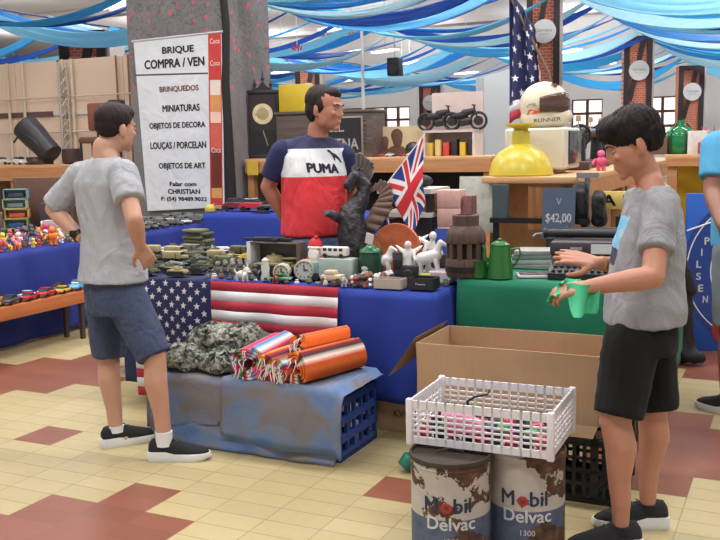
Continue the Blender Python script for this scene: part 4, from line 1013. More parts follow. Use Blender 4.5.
# green lantern bottle with tag
c = G(1.6, 1.1, ZI); t = thing('lantern', 'dark green enamel canister lantern with a white price tag', 'lantern', c, YW); gm = M((22, 66, 46), .25, var=.15)
MB().lathe([(.06, 0), (.066, .01), (.066, .14), (.062, .15), (.064, .158)], gm, n=32).obj('body', t)
MB().lathe([(.064, .16), (.058, .175), (.03, .19), (.02, .2), (.016, .212), (.001, .214)], M((34, 104, 66), .25), n=28).obj('lid', t)
mb = MB(); mb.tube([(-.064, 0, .15), (-.07, 0, .2), (-.03, 0, .25), (.03, 0, .25), (.07, 0, .2), (.064, 0, .15)], .0025, M((60, 70, 60), .4, .7), 6); mb.obj('handle', t)
MB().box((.012, -.04, .235), (.045, .004, .06), M((206, 208, 210), .7), RY(.3) @ RX(.2)).obj('price_tag', t)
mb = MB(); mb.ell((-.01, -.065, .075), (.02, .004, .012), M((190, 200, 180), .5)); mb.ell((-.005, -.065, .055), (.022, .004, .01), M((190, 200, 180), .5)); mb.ell((.0, -.065, .035), (.016, .004, .009), M((190, 200, 180), .5)); mb.obj('emblem', t)
# dragon statue
def dragon():
    c = G(1.5, 1.26, ZI); t = thing('dragon_statue', 'dark bronze winged dragon statue rearing above the table beside the seller', 'statue', c, YW)
    m = M((58, 56, 60), .4, .5, .4, 25, .6, 70); wgm = M((112, 92, 82), .5, .3, .3, 25)
    J = lambda x, y, d: Matrix.Rotation(-YW, 3, 'Z') @ (at(x, y, d)-c); D = dep(c)
    mb = MB(); mb.lathe([(.13, 0), (.13, .02), (.1, .04), (.08, .1), (.06, .16)], m, n=20); mb.obj('base', t)
    mb = MB(); pts = [J(352, 268, D), J(356, 248, D), J(352, 228, D-.02), J(352, 212, D-.02), J(362, 198, D-.02), J(365, 186, D-.02), J(356, 176, D-.03)]
    mb.tube(pts, [.09, .1, .085, .07, .045, .035, .038], None, 14)
    mb.ell(pts[-1], (.045, .035, .03), None); h = pts[-1]; cap(mb, h, .03, J(346, 186, D-.04), .018); cap(mb, h+Vec((0, 0, -.03)), .02, J(349, 192, D-.04), .01)
    for q in (-1, 1): cap(mb, h+Vec((q*.012, 0, .015)), .012, h+Vec((.045, q*.02, .05)), .004)
    cap(mb, J(350, 222, D), .035, J(335, 216, D-.1), .026); cap(mb, J(335, 216, D-.1), .026, J(327, 213, D-.1), .018)
    for k in range(3): cap(mb, J(328, 213, D-.1), .012, J(323, 215+4*(k-1)*.5, D-.1-.02*k), .005)
    cap(mb, J(352, 245, D), .06, J(344, 258, D-.06), .04); cap(mb, J(360, 250, D), .06, J(372, 262, D-.05), .03)
    mb.tube([J(362, 260, D+.05), J(378, 262, D), J(386, 252, D), J(388, 240, D)], [.035, .028, .018, .008], None, 10)
    me = remesh(mb, .008, 2); wrinkle(me, .007, 30, 4); link('body', me, [m], t, ang=180)
    def wing(outer, inner, name, mat, ribs, th=.012):
        mb = MB(); n = len(outer)
        def f(a, b):
            q = a*(n-1); i = min(n-2, int(q)); w = q-i; o = outer[i].lerp(outer[i+1], w); e = inner[i].lerp(inner[i+1], w); p = e.lerp(o, b)
            return p+Vec((0, .012*sin(a*ribs*2*pi)*b, 0))
        mb.grid(f, ribs*6, 8, mat, th); return mb.obj(name, t, ang=60)
    wing([J(363, 240, D+.03), J(380, 228, D), J(392, 210, D-.02), J(394, 196, D-.02), J(390, 184, D), J(382, 180, D), J(372, 188, D)],
         [J(358, 238, D+.03), J(364, 224, D), J(372, 208, D), J(378, 200, D), J(380, 193, D), J(376, 190, D), J(369, 193, D)], 'wing', wgm, 12)
    wing([J(345, 182, D+.1), J(352, 170, D+.1), J(358, 152, D+.1), J(366, 158, D+.1), J(374, 164, D+.1), J(370, 178, D+.1)],
         [J(350, 190, D+.08), J(356, 186, D+.08), J(360, 184, D+.08), J(362, 184, D+.08), J(363, 186, D+.08), J(363, 192, D+.08)], 'wing', M((92, 84, 80), .5, .3, .3, 25), 8)
dragon()
# small flag of the United Kingdom
def union():
    c = G(1.66, 1.35, ZI); t = thing('flag', 'small red, white and blue crossed flag hanging from a thin stick behind the dragon wing', 'flag', c, YW); Ri = Matrix.Rotation(-YW, 3, 'Z'); J = lambda x, y, d: Ri @ (at(x, y, d)-c); D = dep(c)
    MB().tube([(0, 0, 0), J(382, 190, D), J(425, 134, D-.02)], .004, M((226, 224, 220), .5), 8).obj('stick', t)
    NT_ = NT('crossed_flag'); uvn = NT_.n('ShaderNodeUVMap'); sp = NT_.n('ShaderNodeSeparateXYZ'); NT_.l(uvn.outputs[0], sp.inputs[0])
    x = NT_.math('MULTIPLY', NT_.math('SUBTRACT', sp.outputs[0], .5), 2.0); y = NT_.math('SUBTRACT', sp.outputs[1], .5)   # x -1..1, y -.5.. .5
    ab = lambda a: NT_.math('ABSOLUTE', a)
    d1 = ab(NT_.math('SUBTRACT', NT_.math('MULTIPLY', y, 2.0), x)); d2 = ab(NT_.math('ADD', NT_.math('MULTIPLY', y, 2.0), x)); dm = NT_.math('MINIMUM', d1, d2)
    cr_ = NT_.math('MINIMUM', ab(x), ab(y))
    col = NT_.mix(NT_.math('LESS_THAN', dm, .28), rgba((38, 52, 128)), rgba((226, 224, 228))); col = NT_.mix(NT_.math('LESS_THAN', dm, .1), col, rgba((206, 44, 56)))
    col = NT_.mix(NT_.math('LESS_THAN', cr_, .165), col, rgba((226, 224, 228))); col = NT_.mix(NT_.math('LESS_THAN', cr_, .1), col, rgba((206, 44, 56)))
    m = NT_.done(col, .8)
    tl, bl, tr, br_ = J(423, 137, D-.02), J(386, 185, D), J(424, 205, D-.03), J(412, 240, D-.02)
    bm = bmesh.new(); ul = bm.loops.layers.uv.new(); n = 24; g = []
    for i in range(n+1):
        r = []
        for j in range(n+1):
            a, b = i/n, j/n; p = tl.lerp(tr, a).lerp(bl.lerp(br_, a), b)+Vec((0, .022*sin(a*8+b*3)*a, .012*sin(b*6)*a)); r.append(bm.verts.new(p))
        g.append(r)
    for i in range(n):
        for j in range(n):
            f = bm.faces.new((g[i][j], g[i+1][j], g[i+1][j+1], g[i][j+1]))
            for lp, (a, b) in zip(f.loops, ((i, j), (i+1, j), (i+1, j+1), (i, j+1))): lp[ul].uv = (b/n, a/n)
    me = bpy.data.meshes.new('cloth'); bm.to_mesh(me); bm.free(); o = link('cloth', me, [m], t, ang=180); s = o.modifiers.new('s', 'SOLIDIFY'); s.thickness = .003
union()
# copper relief, white porcelain group, camera, trays and odds
c = G(1.68, 1.24, ZI); t = thing('copper_plate', 'large orange copper relief plate leaning behind the green lantern', 'plate', c, YW)
cp = M((196, 104, 66), .4, .5, .35, 14, .8, 16)
mb = MB(); mb.lathe([(.155, 0), (.15, .012), (.1, .004), (.001, .01)], cp, (0, .02, .15), 36, RX(pi/2-.12)); mb.obj('plate', t)
def figurine_white(label, u, v, s=1.0, horse=True):
    c = G(u, v, ZI); t = thing('porcelain_figurine', label, 'figurine', c, YW+.2, 'white porcelain figurines behind the black camera'); wm_ = M((220, 218, 216), .3, var=.1, vs=40)
    mb = MB(); mb.box((0, 0, .015), (.11*s, .07*s, .03), wm_, None, .006); mb.obj('base', t)
    mb = MB()
    if horse:
        cap(mb, (-.04*s, 0, .1*s), .032*s, (.03*s, 0, .12*s), .028*s); cap(mb, (.03*s, 0, .12*s), .022*s, (.05*s, 0, .18*s), .014*s); cap(mb, (.05*s, 0, .18*s), .014*s, (.08*s, 0, .165*s), .008*s)
        for x in (-.05, .03):
            for q in (-.018, .018): cap(mb, (x*s, q*s, .095*s), .012*s, ((x+.01)*s, q*s, .03), .007*s)
        cap(mb, (-.06*s, 0, .11*s), .01*s, (-.085*s, 0, .05*s), .006*s)
    else:
        cap(mb, (0, 0, .03), .04*s, (0, 0, .12*s), .022*s); cap(mb, (0, 0, .12*s), .024*s, (0, 0, .15*s), .015*s); mb.ell((0, -.005, .175*s), (.018*s, .018*s, .021*s), None)
        for q in (-1, 1): cap(mb, (q*.026*s, 0, .145*s), .01*s, (q*.04*s, -.03*s, .1*s), .008*s); cap(mb, (q*.03*s, .012*s, .14*s), .014*s, (q*.07*s, .03*s, .17*s), .004*s)
    me = remesh(mb, .006, 1); link('figure', me, [wm_], t, ang=180)
for i, (u, v, s, hz, lb) in enumerate(((1.66, 1.12, 1.0, True, 'white porcelain horse, leftmost of the white figurines behind the black camera'), (1.78, 1.2, 1.1, False, 'white porcelain winged figure between the white horses'), (1.9, 1.22, 1.15, True, 'white porcelain horse at the right of the winged figure'), (1.74, 1.33, 1.35, False, 'taller white porcelain figure at the back behind the winged one'), (1.87, 1.35, 1.3, False, 'white porcelain figure below the tip of the small crossed flag'))): figurine_white(lb, u, v, s, hz)
c = G(1.84, 1.03, ZI); t = thing('camera', 'black film camera with a tall flash unit standing upright on the blue table', 'camera', c, YW+.3); bk = M((26, 28, 34), .45)
MB().box((0, 0, .06), (.13, .05, .085), bk, None, .008).obj('body', t); MB().cyl((.01, -.025, .055), (.01, -.085, .055), .032, bk, .03, 24).obj('lens', t); MB().box((-.045, 0, .125), (.05, .05, .1), bk, None, .008).obj('flash', t)
MB().box((.0, 0, .01), (.15, .06, .018), bk, None, .004).obj('base', t)
MB().box((-.045, -.026, .15), (.04, .004, .03), M((60, 64, 74), .3)).obj('flash_window', t)
def tray(label, c, r0, r1, h, col, sq=False, name='tray', rz=YW):
    t = thing(name, label, 'tray', c, rz); m = M(col, .4, var=.15, vs=30)
    if sq:
        mb = MB(); w, d = r0, r1; mb.box((0, 0, .006), (w, d, .012), m)
        for p, s in (((0, -d/2, h/2), (w, .008, h)), ((0, d/2, h/2), (w, .008, h)), ((-w/2, 0, h/2), (.008, d, h)), ((w/2, 0, h/2), (.008, d, h))): mb.box(p, s, m)
        mb.obj('body', t)
    else: MB().lathe([(r0*.8, 0), (r0, .01), (r1, h), (r1*.95, h), (r0*.9, .016), (.001, .012)], m, n=30).obj('body', t)
    return t
tray('beige shallow box of small metal parts at the front of the blue table', G(1.8, .905, ZI), .15, .08, .05, (176, 166, 152), True)
tr_ = tray('black square cigarette-box tray at the right front corner of the blue table', G(1.98, .93, ZI), .13, .09, .06, (30, 30, 34), True)
text('Panasonic', .014, M((190, 190, 196), .5), frame((0, -.0545, .03), (1, 0, 0), Z3), tr_)
bits = [('silver', (170, 170, 174), .35, .8), ('brown', (110, 76, 60), .6, 0), ('dark', (50, 48, 50), .5, 0), ('white', (214, 212, 208), .4, 0), ('rust red', (140, 66, 56), .6, 0)]
k = 0
for j in range(2):
    for i in range(5):
        nm, cl, ro, mt = bits[(i*2+j*3) % 5]; o = vase(cl, [(.012, 0), (.014, .006), (.007, .016), (.009, .022), (.001, .026)], 'metal_part', 'trinket', 12, ro, mt); o.location = G(1.75+.025*i, .885+.038*j, ZI+.0125); o['label'] = '%s metal part in the beige box, %s from left in the %s row' % (nm, ORD[i], ORD[j]); o['group'] = 'parts in the beige box'
for j in range(3):
    for i in range(6):
        nm, cl, ro, mt = bits[(i*3+j*2+1) % 5]; s = 1+.4*((i*7+j*3) % 3)/2
        o = vase(cl, [(.016*s, 0), (.018*s, .008*s), (.01*s, .02*s), (.015*s, .034*s), (.008*s, .046*s), (.001, .05*s)], 'trinket', 'trinket', 14, ro, mt); o.location = G(1.56+.042*i, .9+.045*j if i < 4 else 1.0+.02*j, ZI) if i < 4 else G(1.68+.042*(i-4), .99+.045*j, ZI); o['label'] = 'small %s trinket beside the green lantern, %s from the left in the %s row' % (nm, ORD[i], ORD[j]); o['group'] = 'trinkets between the lantern and the camera'
for i in range(9):
    nm, cl, ro, mt = bits[(i*2+3) % 5]; o = critter(cl, [min(255, q+30) for q in cl]) if i % 3 == 0 else vase(cl, [(.018, 0), (.02, .012), (.012, .022), (.014, .032), (.001, .036)], 'trinket', 'trinket', 14, ro, mt)
    o.location = G(.93+.066*i if i < 6 else 1.19+.06*i, .872-.0*i, ZI); o.rotation_euler.z = i; o.scale = (.7,)*3; o['label'] = 'tiny %s trinket, %s from the left along the front edge of the blue table' % (nm, ORD[i]); o['group'] = 'trinkets along the table edge'
mb = MB(); mb.box((0, 0, .07), (.1, .012, .14), M((40, 70, 160), .5), RX(-.15)); tag(mb.obj('book', loc=G(1.93, 1.345, ZI+.13), rz=YW), 'small blue card standing at the back beside the pink boxes', 'book')
bk_ = closed_box('box', 'low dark wooden box under the small blue card', G(1.93, 1.34, ZI), (.12, .07, .13), M((64, 58, 60), .7))
for i, (cl, lb) in enumerate((((206, 210, 216), 'pale magazine lying on the blue table left of the wooden hub, bottom of three'), ((186, 200, 214), 'light blue magazine in the middle of the three left of the wooden hub'), ((214, 190, 204), 'pinkish magazine on top of the three left of the wooden hub'))):
    mb = MB(); mb.box((0, 0, .01), (.13, .16, .018), M(cl, .5, var=.3, vs=18)); tag(mb.obj('magazine', loc=G(1.98, 1.2, ZI+.0195*i), rz=YW+.1*i), lb, 'magazine', 'magazines left of the wooden hub')
mb = MB(); mb.box((0, 0, .03), (.06, .05, .06), M((156, 170, 60), .5), None, .005); tag(mb.obj('box', loc=G(1.94, 1.045, ZI), rz=YW+.3), 'small lime-green box right of the black camera', 'box')
# ---------------------------------------------------------------- green table
ZG = .802
c = G(2.3, 1.36, ZG); c = it(466, 276, ZG); t = thing('wooden_hub', 'old dark turned wooden cart hub standing on the green cloth', 'hub', c, YW)
wd = wood((58, 44, 40), (96, 74, 64), 2, 5, .75); k = 1.0
MB().lathe([(.1, 0), (.108, .01), (.108, .09), (.1, .1)], wd, n=36).obj('foot', t)
mb = MB(); mb.lathe([(.078, .1), (.078, .185)], M((26, 20, 18), .9), n=28); mb.obj('core', t)
for q in range(12):
    a = q*2*pi/12; mb = MB(); mb.box((.09*sin(a), .09*cos(a), .142), (.026, .026, .09), wd, RZ(-a)); mb.obj('spoke_stub', t)
MB().lathe([(.106, .182), (.108, .19), (.104, .225), (.098, .24), (.076, .27), (.07, .272), (.07, .325), (.066, .328), (.05, .328), (.048, .29), (.001, .29)], wd, n=36).obj('barrel', t)
mb = MB(); mb.lathe([(.11, .03), (.112, .032), (.112, .06), (.11, .062)], M((50, 44, 42), .6, .6), n=36); mb.obj('iron_band', t)
c = it(465, 279, ZG); em = M((40, 104, 44), .25, var=.1); c = G(2.2, 1.155, ZG)
t = thing('enamel_mug', 'green enamel mug in front of the wooden hub', 'mug', c, YW)
MB().lathe([(.042, 0), (.046, .004), (.046, .088), (.049, .092), (.045, .092), (.043, .088), (.042, .008), (.001, .006)], em, n=32).obj('body', t); MB().tube([(.044, 0, .078), (.066, 0, .078), (.074, 0, .06), (.066, 0, .03), (.044, 0, .024)], .005, M((170, 186, 170), .3), 10).obj('handle', t)
c = it(500, 278, ZG); t = thing('coffee_pot', 'tall green enamel coffee pot with lid on the green cloth', 'coffee pot', c, YW+.1)
MB().lathe([(.066, 0), (.07, .004), (.068, .02), (.05, .165), (.048, .172)], em, n=36).obj('body', t)
MB().lathe([(.05, .172), (.05, .178), (.03, .192), (.012, .196), (.012, .206), (.001, .21)], em, n=28).obj('lid', t)
MB().tube([(.055, 0, .15), (.1, 0, .16), (.108, 0, .13), (.085, 0, .08), (.062, 0, .06)], .006, em, 10).obj('handle', t)
MB().tube([(-.058, 0, .06), (-.085, 0, .11), (-.08, 0, .15), (-.095, 0, .17)], [.02, .013, .009, .008], em, 12).obj('spout', t)
mb = MB(); mb.box((0, 0, .006), (.2, .15, .012), M((196, 194, 196), .3), None, .003); t = mb.obj('magazine', loc=it(536, 276, ZG), rz=YW+.35); tag(t, 'glossy magazine with dark photographs lying on the green cloth beside the pot', 'magazine')
mb = MB(); mb.box((0, 0, .0125), (.175, .125, .001), (lambda q: q.done(q.ramp(q.noise(20, 3, dist=2), [(.35, (40, 34, 38)), (.5, (110, 90, 92)), (.62, (150, 140, 150))]), .25))(NT('photo_page'))); p = mb.obj('cover_picture', t)
def typewriter(label, c, rz, s=1.0, col=(62, 58, 62)):
    t = thing('typewriter', label, 'typewriter', c, rz); m = M(col, .45, .2, .15, 30, .2); k = M((30, 30, 32), .4)
    mb = MB(); mb.prism([(-.17*s, -.17*s, 0), (-.17*s, -.17*s, .03*s), (-.17*s, -.02*s, .1*s), (-.17*s, .14*s, .12*s), (-.17*s, .14*s, 0)], (.34*s, 0, 0), k); mb.obj('base', t)
    mb = MB(); mb.box((0, .06*s, .135*s), (.36*s, .17*s, .075*s), m, None, .018*s); mb.obj('cover', t)
    mb = MB(); mb.cyl((-.21*s, .11*s, .2*s), (.21*s, .11*s, .2*s), .022*s, k, n=20); mb.cyl((-.225*s, .11*s, .2*s), (-.21*s, .11*s, .2*s), .028*s, k, n=16); mb.cyl((.21*s, .11*s, .2*s), (.23*s, .11*s, .2*s), .028*s, k, n=16); cr = mb.obj('carriage', t)
    MB().tube([(-.22*s, .1*s, .2*s), (-.26*s, .05*s, .2*s), (-.27*s, .02*s, .19*s)], .005*s, M((180, 180, 186), .3, .8), 8).obj('return_lever', cr)
    keys = []
    for j in range(4):
        for i in range(10):
            q = MB(); y = -.15*s+.037*s*j; z = .038*s+.0165*s*j; x = (-.145+.031*i+.006*j)*s; q.cyl((x, y, z-.012), (x, y, z+.006), .011*s, k, n=10); q.cyl((x, y, z+.006), (x, y, z+.008), .008*s, M((198, 196, 190), .5), n=10); q.obj('key', t)
    MB().box((0, -.16*s, .026*s), (.16*s, .018*s, .012*s), k, None, .003).obj('space_bar', t)
    return t
c = it(585, 268, ZG); c = G(2.71, 1.4, ZG); tt = typewriter('black typewriter with round keys facing the boy, on the green cloth', c, YW+.12, 1.05)
MB().box((.08, -.03, .143), (.11, .006, .05), M((206, 210, 214), .6), RX(.0)).obj('paper_label', tt); MB().box((-.05, -.031, .145), (.06, .004, .014), M((176, 176, 180), .3, .8)).obj('badge', tt)
typewriter('second black typewriter close behind the first, nearer the yellow plate', G(2.72, 1.78, ZG), YW+.1, .95, (48, 46, 50))
for i in range(4):
    mb = MB(); mb.box((0, 0, .012), (.3-.02*i, .2, .024), M([(150, 152, 148), (174, 178, 174), (128, 134, 132), (160, 160, 160)][i], .6, var=.3, vs=14), None, .002); tag(mb.obj('newspaper', loc=G(2.38, 1.66, ZG+.0255*i), rz=YW+.06*i), 'grey newspaper, %s from the bottom of the pile behind the coffee pot' % ORD[i], 'newspaper', 'newspapers behind the coffee pot')
# more small goods crowding the front tables
rnd = random.Random(77); shp = [[(.02, 0), (.024, .01), (.018, .03), (.008, .045), (.01, .06), (.001, .064)], [(.028, 0), (.028, .03), (.02, .036), (.02, .05), (.001, .051)], [(.014, 0), (.03, .02), (.026, .045), (.012, .06), (.014, .075), (.001, .076)], [(.03, 0), (.034, .012), (.03, .02), (.001, .022)]]
cols_ = [('grey', (120, 118, 114)), ('tan', (160, 146, 118)), ('dark', (60, 58, 58)), ('ivory', (206, 198, 182)), ('olive', (96, 98, 74)), ('pewter', (146, 146, 150)), ('brown', (104, 78, 62))]
for j, (u0, v0, n) in enumerate(((.66, .89, 7), (.68, 1.22, 5), (1.33, .885, 5), (1.6, 1.0, 4), (2.0, 1.1, 2))):
    nm_ = ['at the front edge above the canton corner', 'behind the soldier figures', 'at the edge right of the clocks', 'between the lantern and the camera', 'left of the enamel mug'][j]
    for i in range(n):
        a, c_ = cols_[(i*3+j*2) % 7]; u = u0+.05*i; v = v0+rnd.uniform(-.006, .006)
        if j == 1: u, v = .66+.05*i, 1.135
        if j == 4: u, v = 2.0+.04*i, 1.08
        o = vase(c_, shp[(i+j) % 4], 'trinket', 'trinket', 14, .5); o.location = G(u, v, ZI); o.scale = (.62,)*3; o['label'] = 'small %s trinket %s, %s from the left' % (a, nm_, ORD[i]); o['group'] = 'small trinkets on the front tables'
def pv(x, y, v):                        # pixel ray meets the vertical plane v
    a = at(x, y, 1.0)-Vec((0, 0, H)); n = V3; o = G(0, v); return Vec((0, 0, H))+a*((o-Vec((0, 0, 0))).dot(n)/a.dot(n))
def pu(x, y, u):
    a = at(x, y, 1.0)-Vec((0, 0, H)); n = U3; o = G(u, 0); return Vec((0, 0, H))+a*(o.dot(n)/a.dot(n))
def fit_text(body, c, w, h, m, parent, xa=U3, ya=Z3, name='lettering', bold=0, loc0=None, spacing=1):
    me = textmesh(body, 1, 0, bold=bold, spacing=spacing); xs = [v.co.x for v in me.vertices]; ys = [v.co.y for v in me.vertices]
    cx, cy = (min(xs)+max(xs))/2, (min(ys)+max(ys))/2; sx = w/(max(xs)-min(xs)); sy = h/(max(ys)-min(ys)) if h else sx
    o = Vec(c)-(loc0 or Vec((0, 0, 0)))
    for v in me.vertices: v.co = o+Vec(xa)*((v.co.x-cx)*sx)+Vec(ya)*((v.co.y-cy)*sy)
    return link(name, me, [m], parent)
inv = Matrix.Rotation(-YW, 3, 'Z')
# ---------------------------------------------------------------- concrete column with banner
CV = 5.3
a_, b_c, c_ = pv(131, 100, CV), pv(229, 100, CV), None
cu0, cu1 = uv(a_)[0], uv(b_c)[0]; cr_e = pu(271, 100, cu1); cv1 = uv(cr_e)[1]; print('COLUMN', cu0, cu1, cv1)
def column_mat():
    t = NT('painted_concrete'); x = t.xyz(); n = t.noise(5, 5, dist=.5); n2 = t.noise(26, 3)
    col = t.mix(n, rgba((98, 94, 98)), rgba((134, 130, 132))); hi = t.math('GREATER_THAN', x[2], 2.1)
    br = t.n('ShaderNodeTexVoronoi'); br.inputs['Scale'].default_value = 9; t.l(t.tc.outputs['Object'], br.inputs[0])
    bl = t.math('MULTIPLY', t.math('LESS_THAN', br.outputs['Distance'], .24), t.math('MULTIPLY', hi, t.math('GREATER_THAN', n, .47))); col = t.mix(bl, col, rgba((200, 92, 112)))
    br2 = t.math('MULTIPLY', t.math('LESS_THAN', t.math('ABSOLUTE', t.math('SUBTRACT', t.noise(3, 5, dist=1.5), .5)), .006), t.math('GREATER_THAN', x[2], 2.2)); col = t.mix(t.math('MULTIPLY', br2, .6), col, rgba((52, 66, 58)))
    lf = t.math('MULTIPLY', t.math('GREATER_THAN', n2, .6), t.math('GREATER_THAN', x[2], 2.2)); col = t.mix(t.math('MULTIPLY', lf, .6), col, rgba((74, 96, 84)))
    t.bump(n2, .3, .01); return t.done(col, .85)
cw, cd = cu1-cu0, cv1-CV
col = thing('concrete_column', 'thick grey concrete column painted with pink blossoms, carrying the white banner', 'column', G((cu0+cu1)/2, (CV+cv1)/2, 0), YW)
MB().box((0, 0, 3.3), (cw, cd, 6.5), column_mat()).obj('shaft', col)
mb = MB(); mb.tube([(cw/2-.03, -cd/2+.02, .0), (cw/2-.03, -cd/2+.01, 1.2), (cw/2-.04, -cd/2+.0, 2.2), (cw/2+.0, -cd/2, 2.8), (cw/2-.05, -cd/2, 3.6)], [.07, .06, .05, .045, .04], M((30, 28, 32), .8), 10); mb.obj('painted_trunk', col)
def banner():
    v = CV-.03; P = lambda x, y: pv(x, y, v-.012)
    o = P(178, 212); o.z = 0; t = thing('banner', 'white plastic banner listing goods in capitals with a red drink strip, on the column', 'banner', Vec((o.x, o.y, P(178, 212).z)), 0)
    W = lambda x, y: P(x, y)-t.location
    def quad(pts, m, name, par, th=.004):
        mb = MB(); mb.prism(pts, V3*th, m); return mb.obj(name, par)
    pm = NT('banner_sheet'); n = pm.noise(4, 3, dist=.6); pm.bump(n, .6, .05); pm.done(pm.mix(n, rgba((206, 210, 216)), rgba((226, 230, 236))), .35)
    sh = quad([W(133.5, 42), W(147.5, 211), W(224.5, 207), W(221.5, 32)], pm.m, 'sheet', t)
    f = -V3*.0015; red = quad([W(208, 34)+f, W(210.5, 208)+f, W(223, 207)+f, W(221, 32.6)+f], M((198, 62, 56), .4), 'drink_strip', t, .0012)
    f2 = -V3*.003
    for y0, y1, c in ((80, 95, (226, 216, 206)), (95, 112, (216, 150, 90)), (112, 123, (236, 200, 180)), (150, 188, (104, 40, 30)), (188, 198, (214, 156, 90)), (124, 150, (206, 96, 80))):
        quad([W(209.5+(y0-34)*.014, y0)+f2, W(209.5+(y1-34)*.014, y1)+f2, W(220+(y1-34)*.012, y1)+f2, W(220+(y0-34)*.012, y0)+f2], M(c, .4, var=.2, vs=8), 'picture', red, .001)
    w_ = M((236, 230, 226), .5); dk = M((48, 44, 50), .6); rd = M((150, 96, 100), .6)
    px_m = dep(P(178, 120))/F/.903
    def L(body, x, y, w, h, m=dk, k=1): c = W(x, y)+f*1.2-V3*.001; fit_text(body, c, w*px_m, h*px_m*.92, m, t, bold=.085)
    L('BRIQUE', 178, 50, 35, 8); L('COMPRA / VEN', 174, 63, 66, 9); L('BRINQUEDOS', 179, 89, 43, 6.5, rd); L('MINIATURAS', 181, 108, 41, 7); L('OBJETOS DE DECORA', 177, 126, 62, 7.5); L('LOUÇAS / PORCELAN', 178, 146, 62, 8.5)
    L('OBJETOS DE ART', 182, 166.5, 52, 7.5); L('Falar com', 183, 184, 30, 4.5); L('CHRISTIAN', 184, 191.5, 36, 5); L('F: (54) 98489.9032', 184, 199.5, 51, 5.5)
    for y in (41, 63, 150, 206):
        c = W(214.8+(y-34)*.013, y)-V3*.0048; o = fit_text('Coca', c, 10*px_m, 4.5*px_m, w_, red)
    quad([W(136, 74.5)+f, W(136, 76)+f, W(208, 74)+f, W(208, 72.5)+f], M((70, 54, 60), .6), 'rule', t, .001)
    mb = MB(); mb.tube([W(132, 41.5), W(223, 31.5)], .012, M((190, 190, 194), .4), 8); mb.obj('top_rod', t)
banner()

# ---------------------------------------------------------------- counters
ctw = wood((198, 148, 102), (222, 176, 130), 0, 3); ctw2 = wood((172, 118, 76), (198, 144, 98), 0, 3)
dkp = M((34, 32, 38), .8)
def counter(label, u0, u1, v0, v1, z, fascia, along, posts=True, panel=dkp, back=True):
    t = thing('wooden_counter', label, 'counter', G((u0+u1)/2, (v0+v1)/2, 0), YW); w, d = u1-u0, v1-v0
    MB().box((0, 0, z-.02), (w, d, .04), ctw, None, .004).obj('top', t)
    if along == 'u':
        MB().box((0, -d/2+.015, z-.04-fascia/2), (w-.02, .03, fascia), ctw2).obj('fascia', t)
        if back: MB().box((0, d/2-.02, (z-.04)/2), (w, .03, z-.05), panel).obj('back_panel', t)
        n = max(2, int(w/1.6)+1)
        for k in range(n): MB().box((-w/2+.06+(w-.12)*k/(n-1), -d/2+.07, (z-.04)/2), (.08, .08, z-.04), ctw2).obj('post', t)
    else:
        MB().box((w/2-.015, 0, z-.04-fascia/2), (.03, d-.02, fascia), ctw2).obj('fascia', t)
        n = max(2, int(d/1.6)+1)
        for k in range(n): MB().box((w/2-.07, -d/2+.07+(d-.14)*k/(n-1), (z-.04)/2), (.08, .08, z-.04), ctw2).obj('post', t)
        if back: MB().box((-w/2+.02, 0, (z-.04)/2), (.03, d-.3, z-.05), panel).obj('back_panel', t)
    return t
MV = 5.85; ZL, ZM, ZR = 1.32, pv(400, 157, 5.5).z, 1.29
counter('wooden counter at the far left below the beige lattice wall, mostly behind the toy table', -8.2, -3.45, 5.7, 6.25, ZL, .17, 'u', panel=M((120, 88, 64), .8))
counter('wooden counter carrying the old radio and tall clock, behind the seller', cu1+.04, uv(pv(492, 157, 5.5))[0], 5.5, 6.15, ZM, .12, 'u')
rc = counter('wooden counter running away to the right behind the typewriters, under the helmet', 1.9, 2.5, 2.12, 7.2, ZR, .1, 'v', panel=ctw2)
MB().box((.12, -2.5, .86), (.26, .02, .75), wood((160, 104, 60), (186, 128, 80), 2, 3)).obj('end_panel', rc)
counter('wooden counter with yellow panels under it, behind the boy at the right', 2.62, 4.6, 5.0, 5.5, 1.36, .06, 'u', panel=M((206, 170, 40), .6))

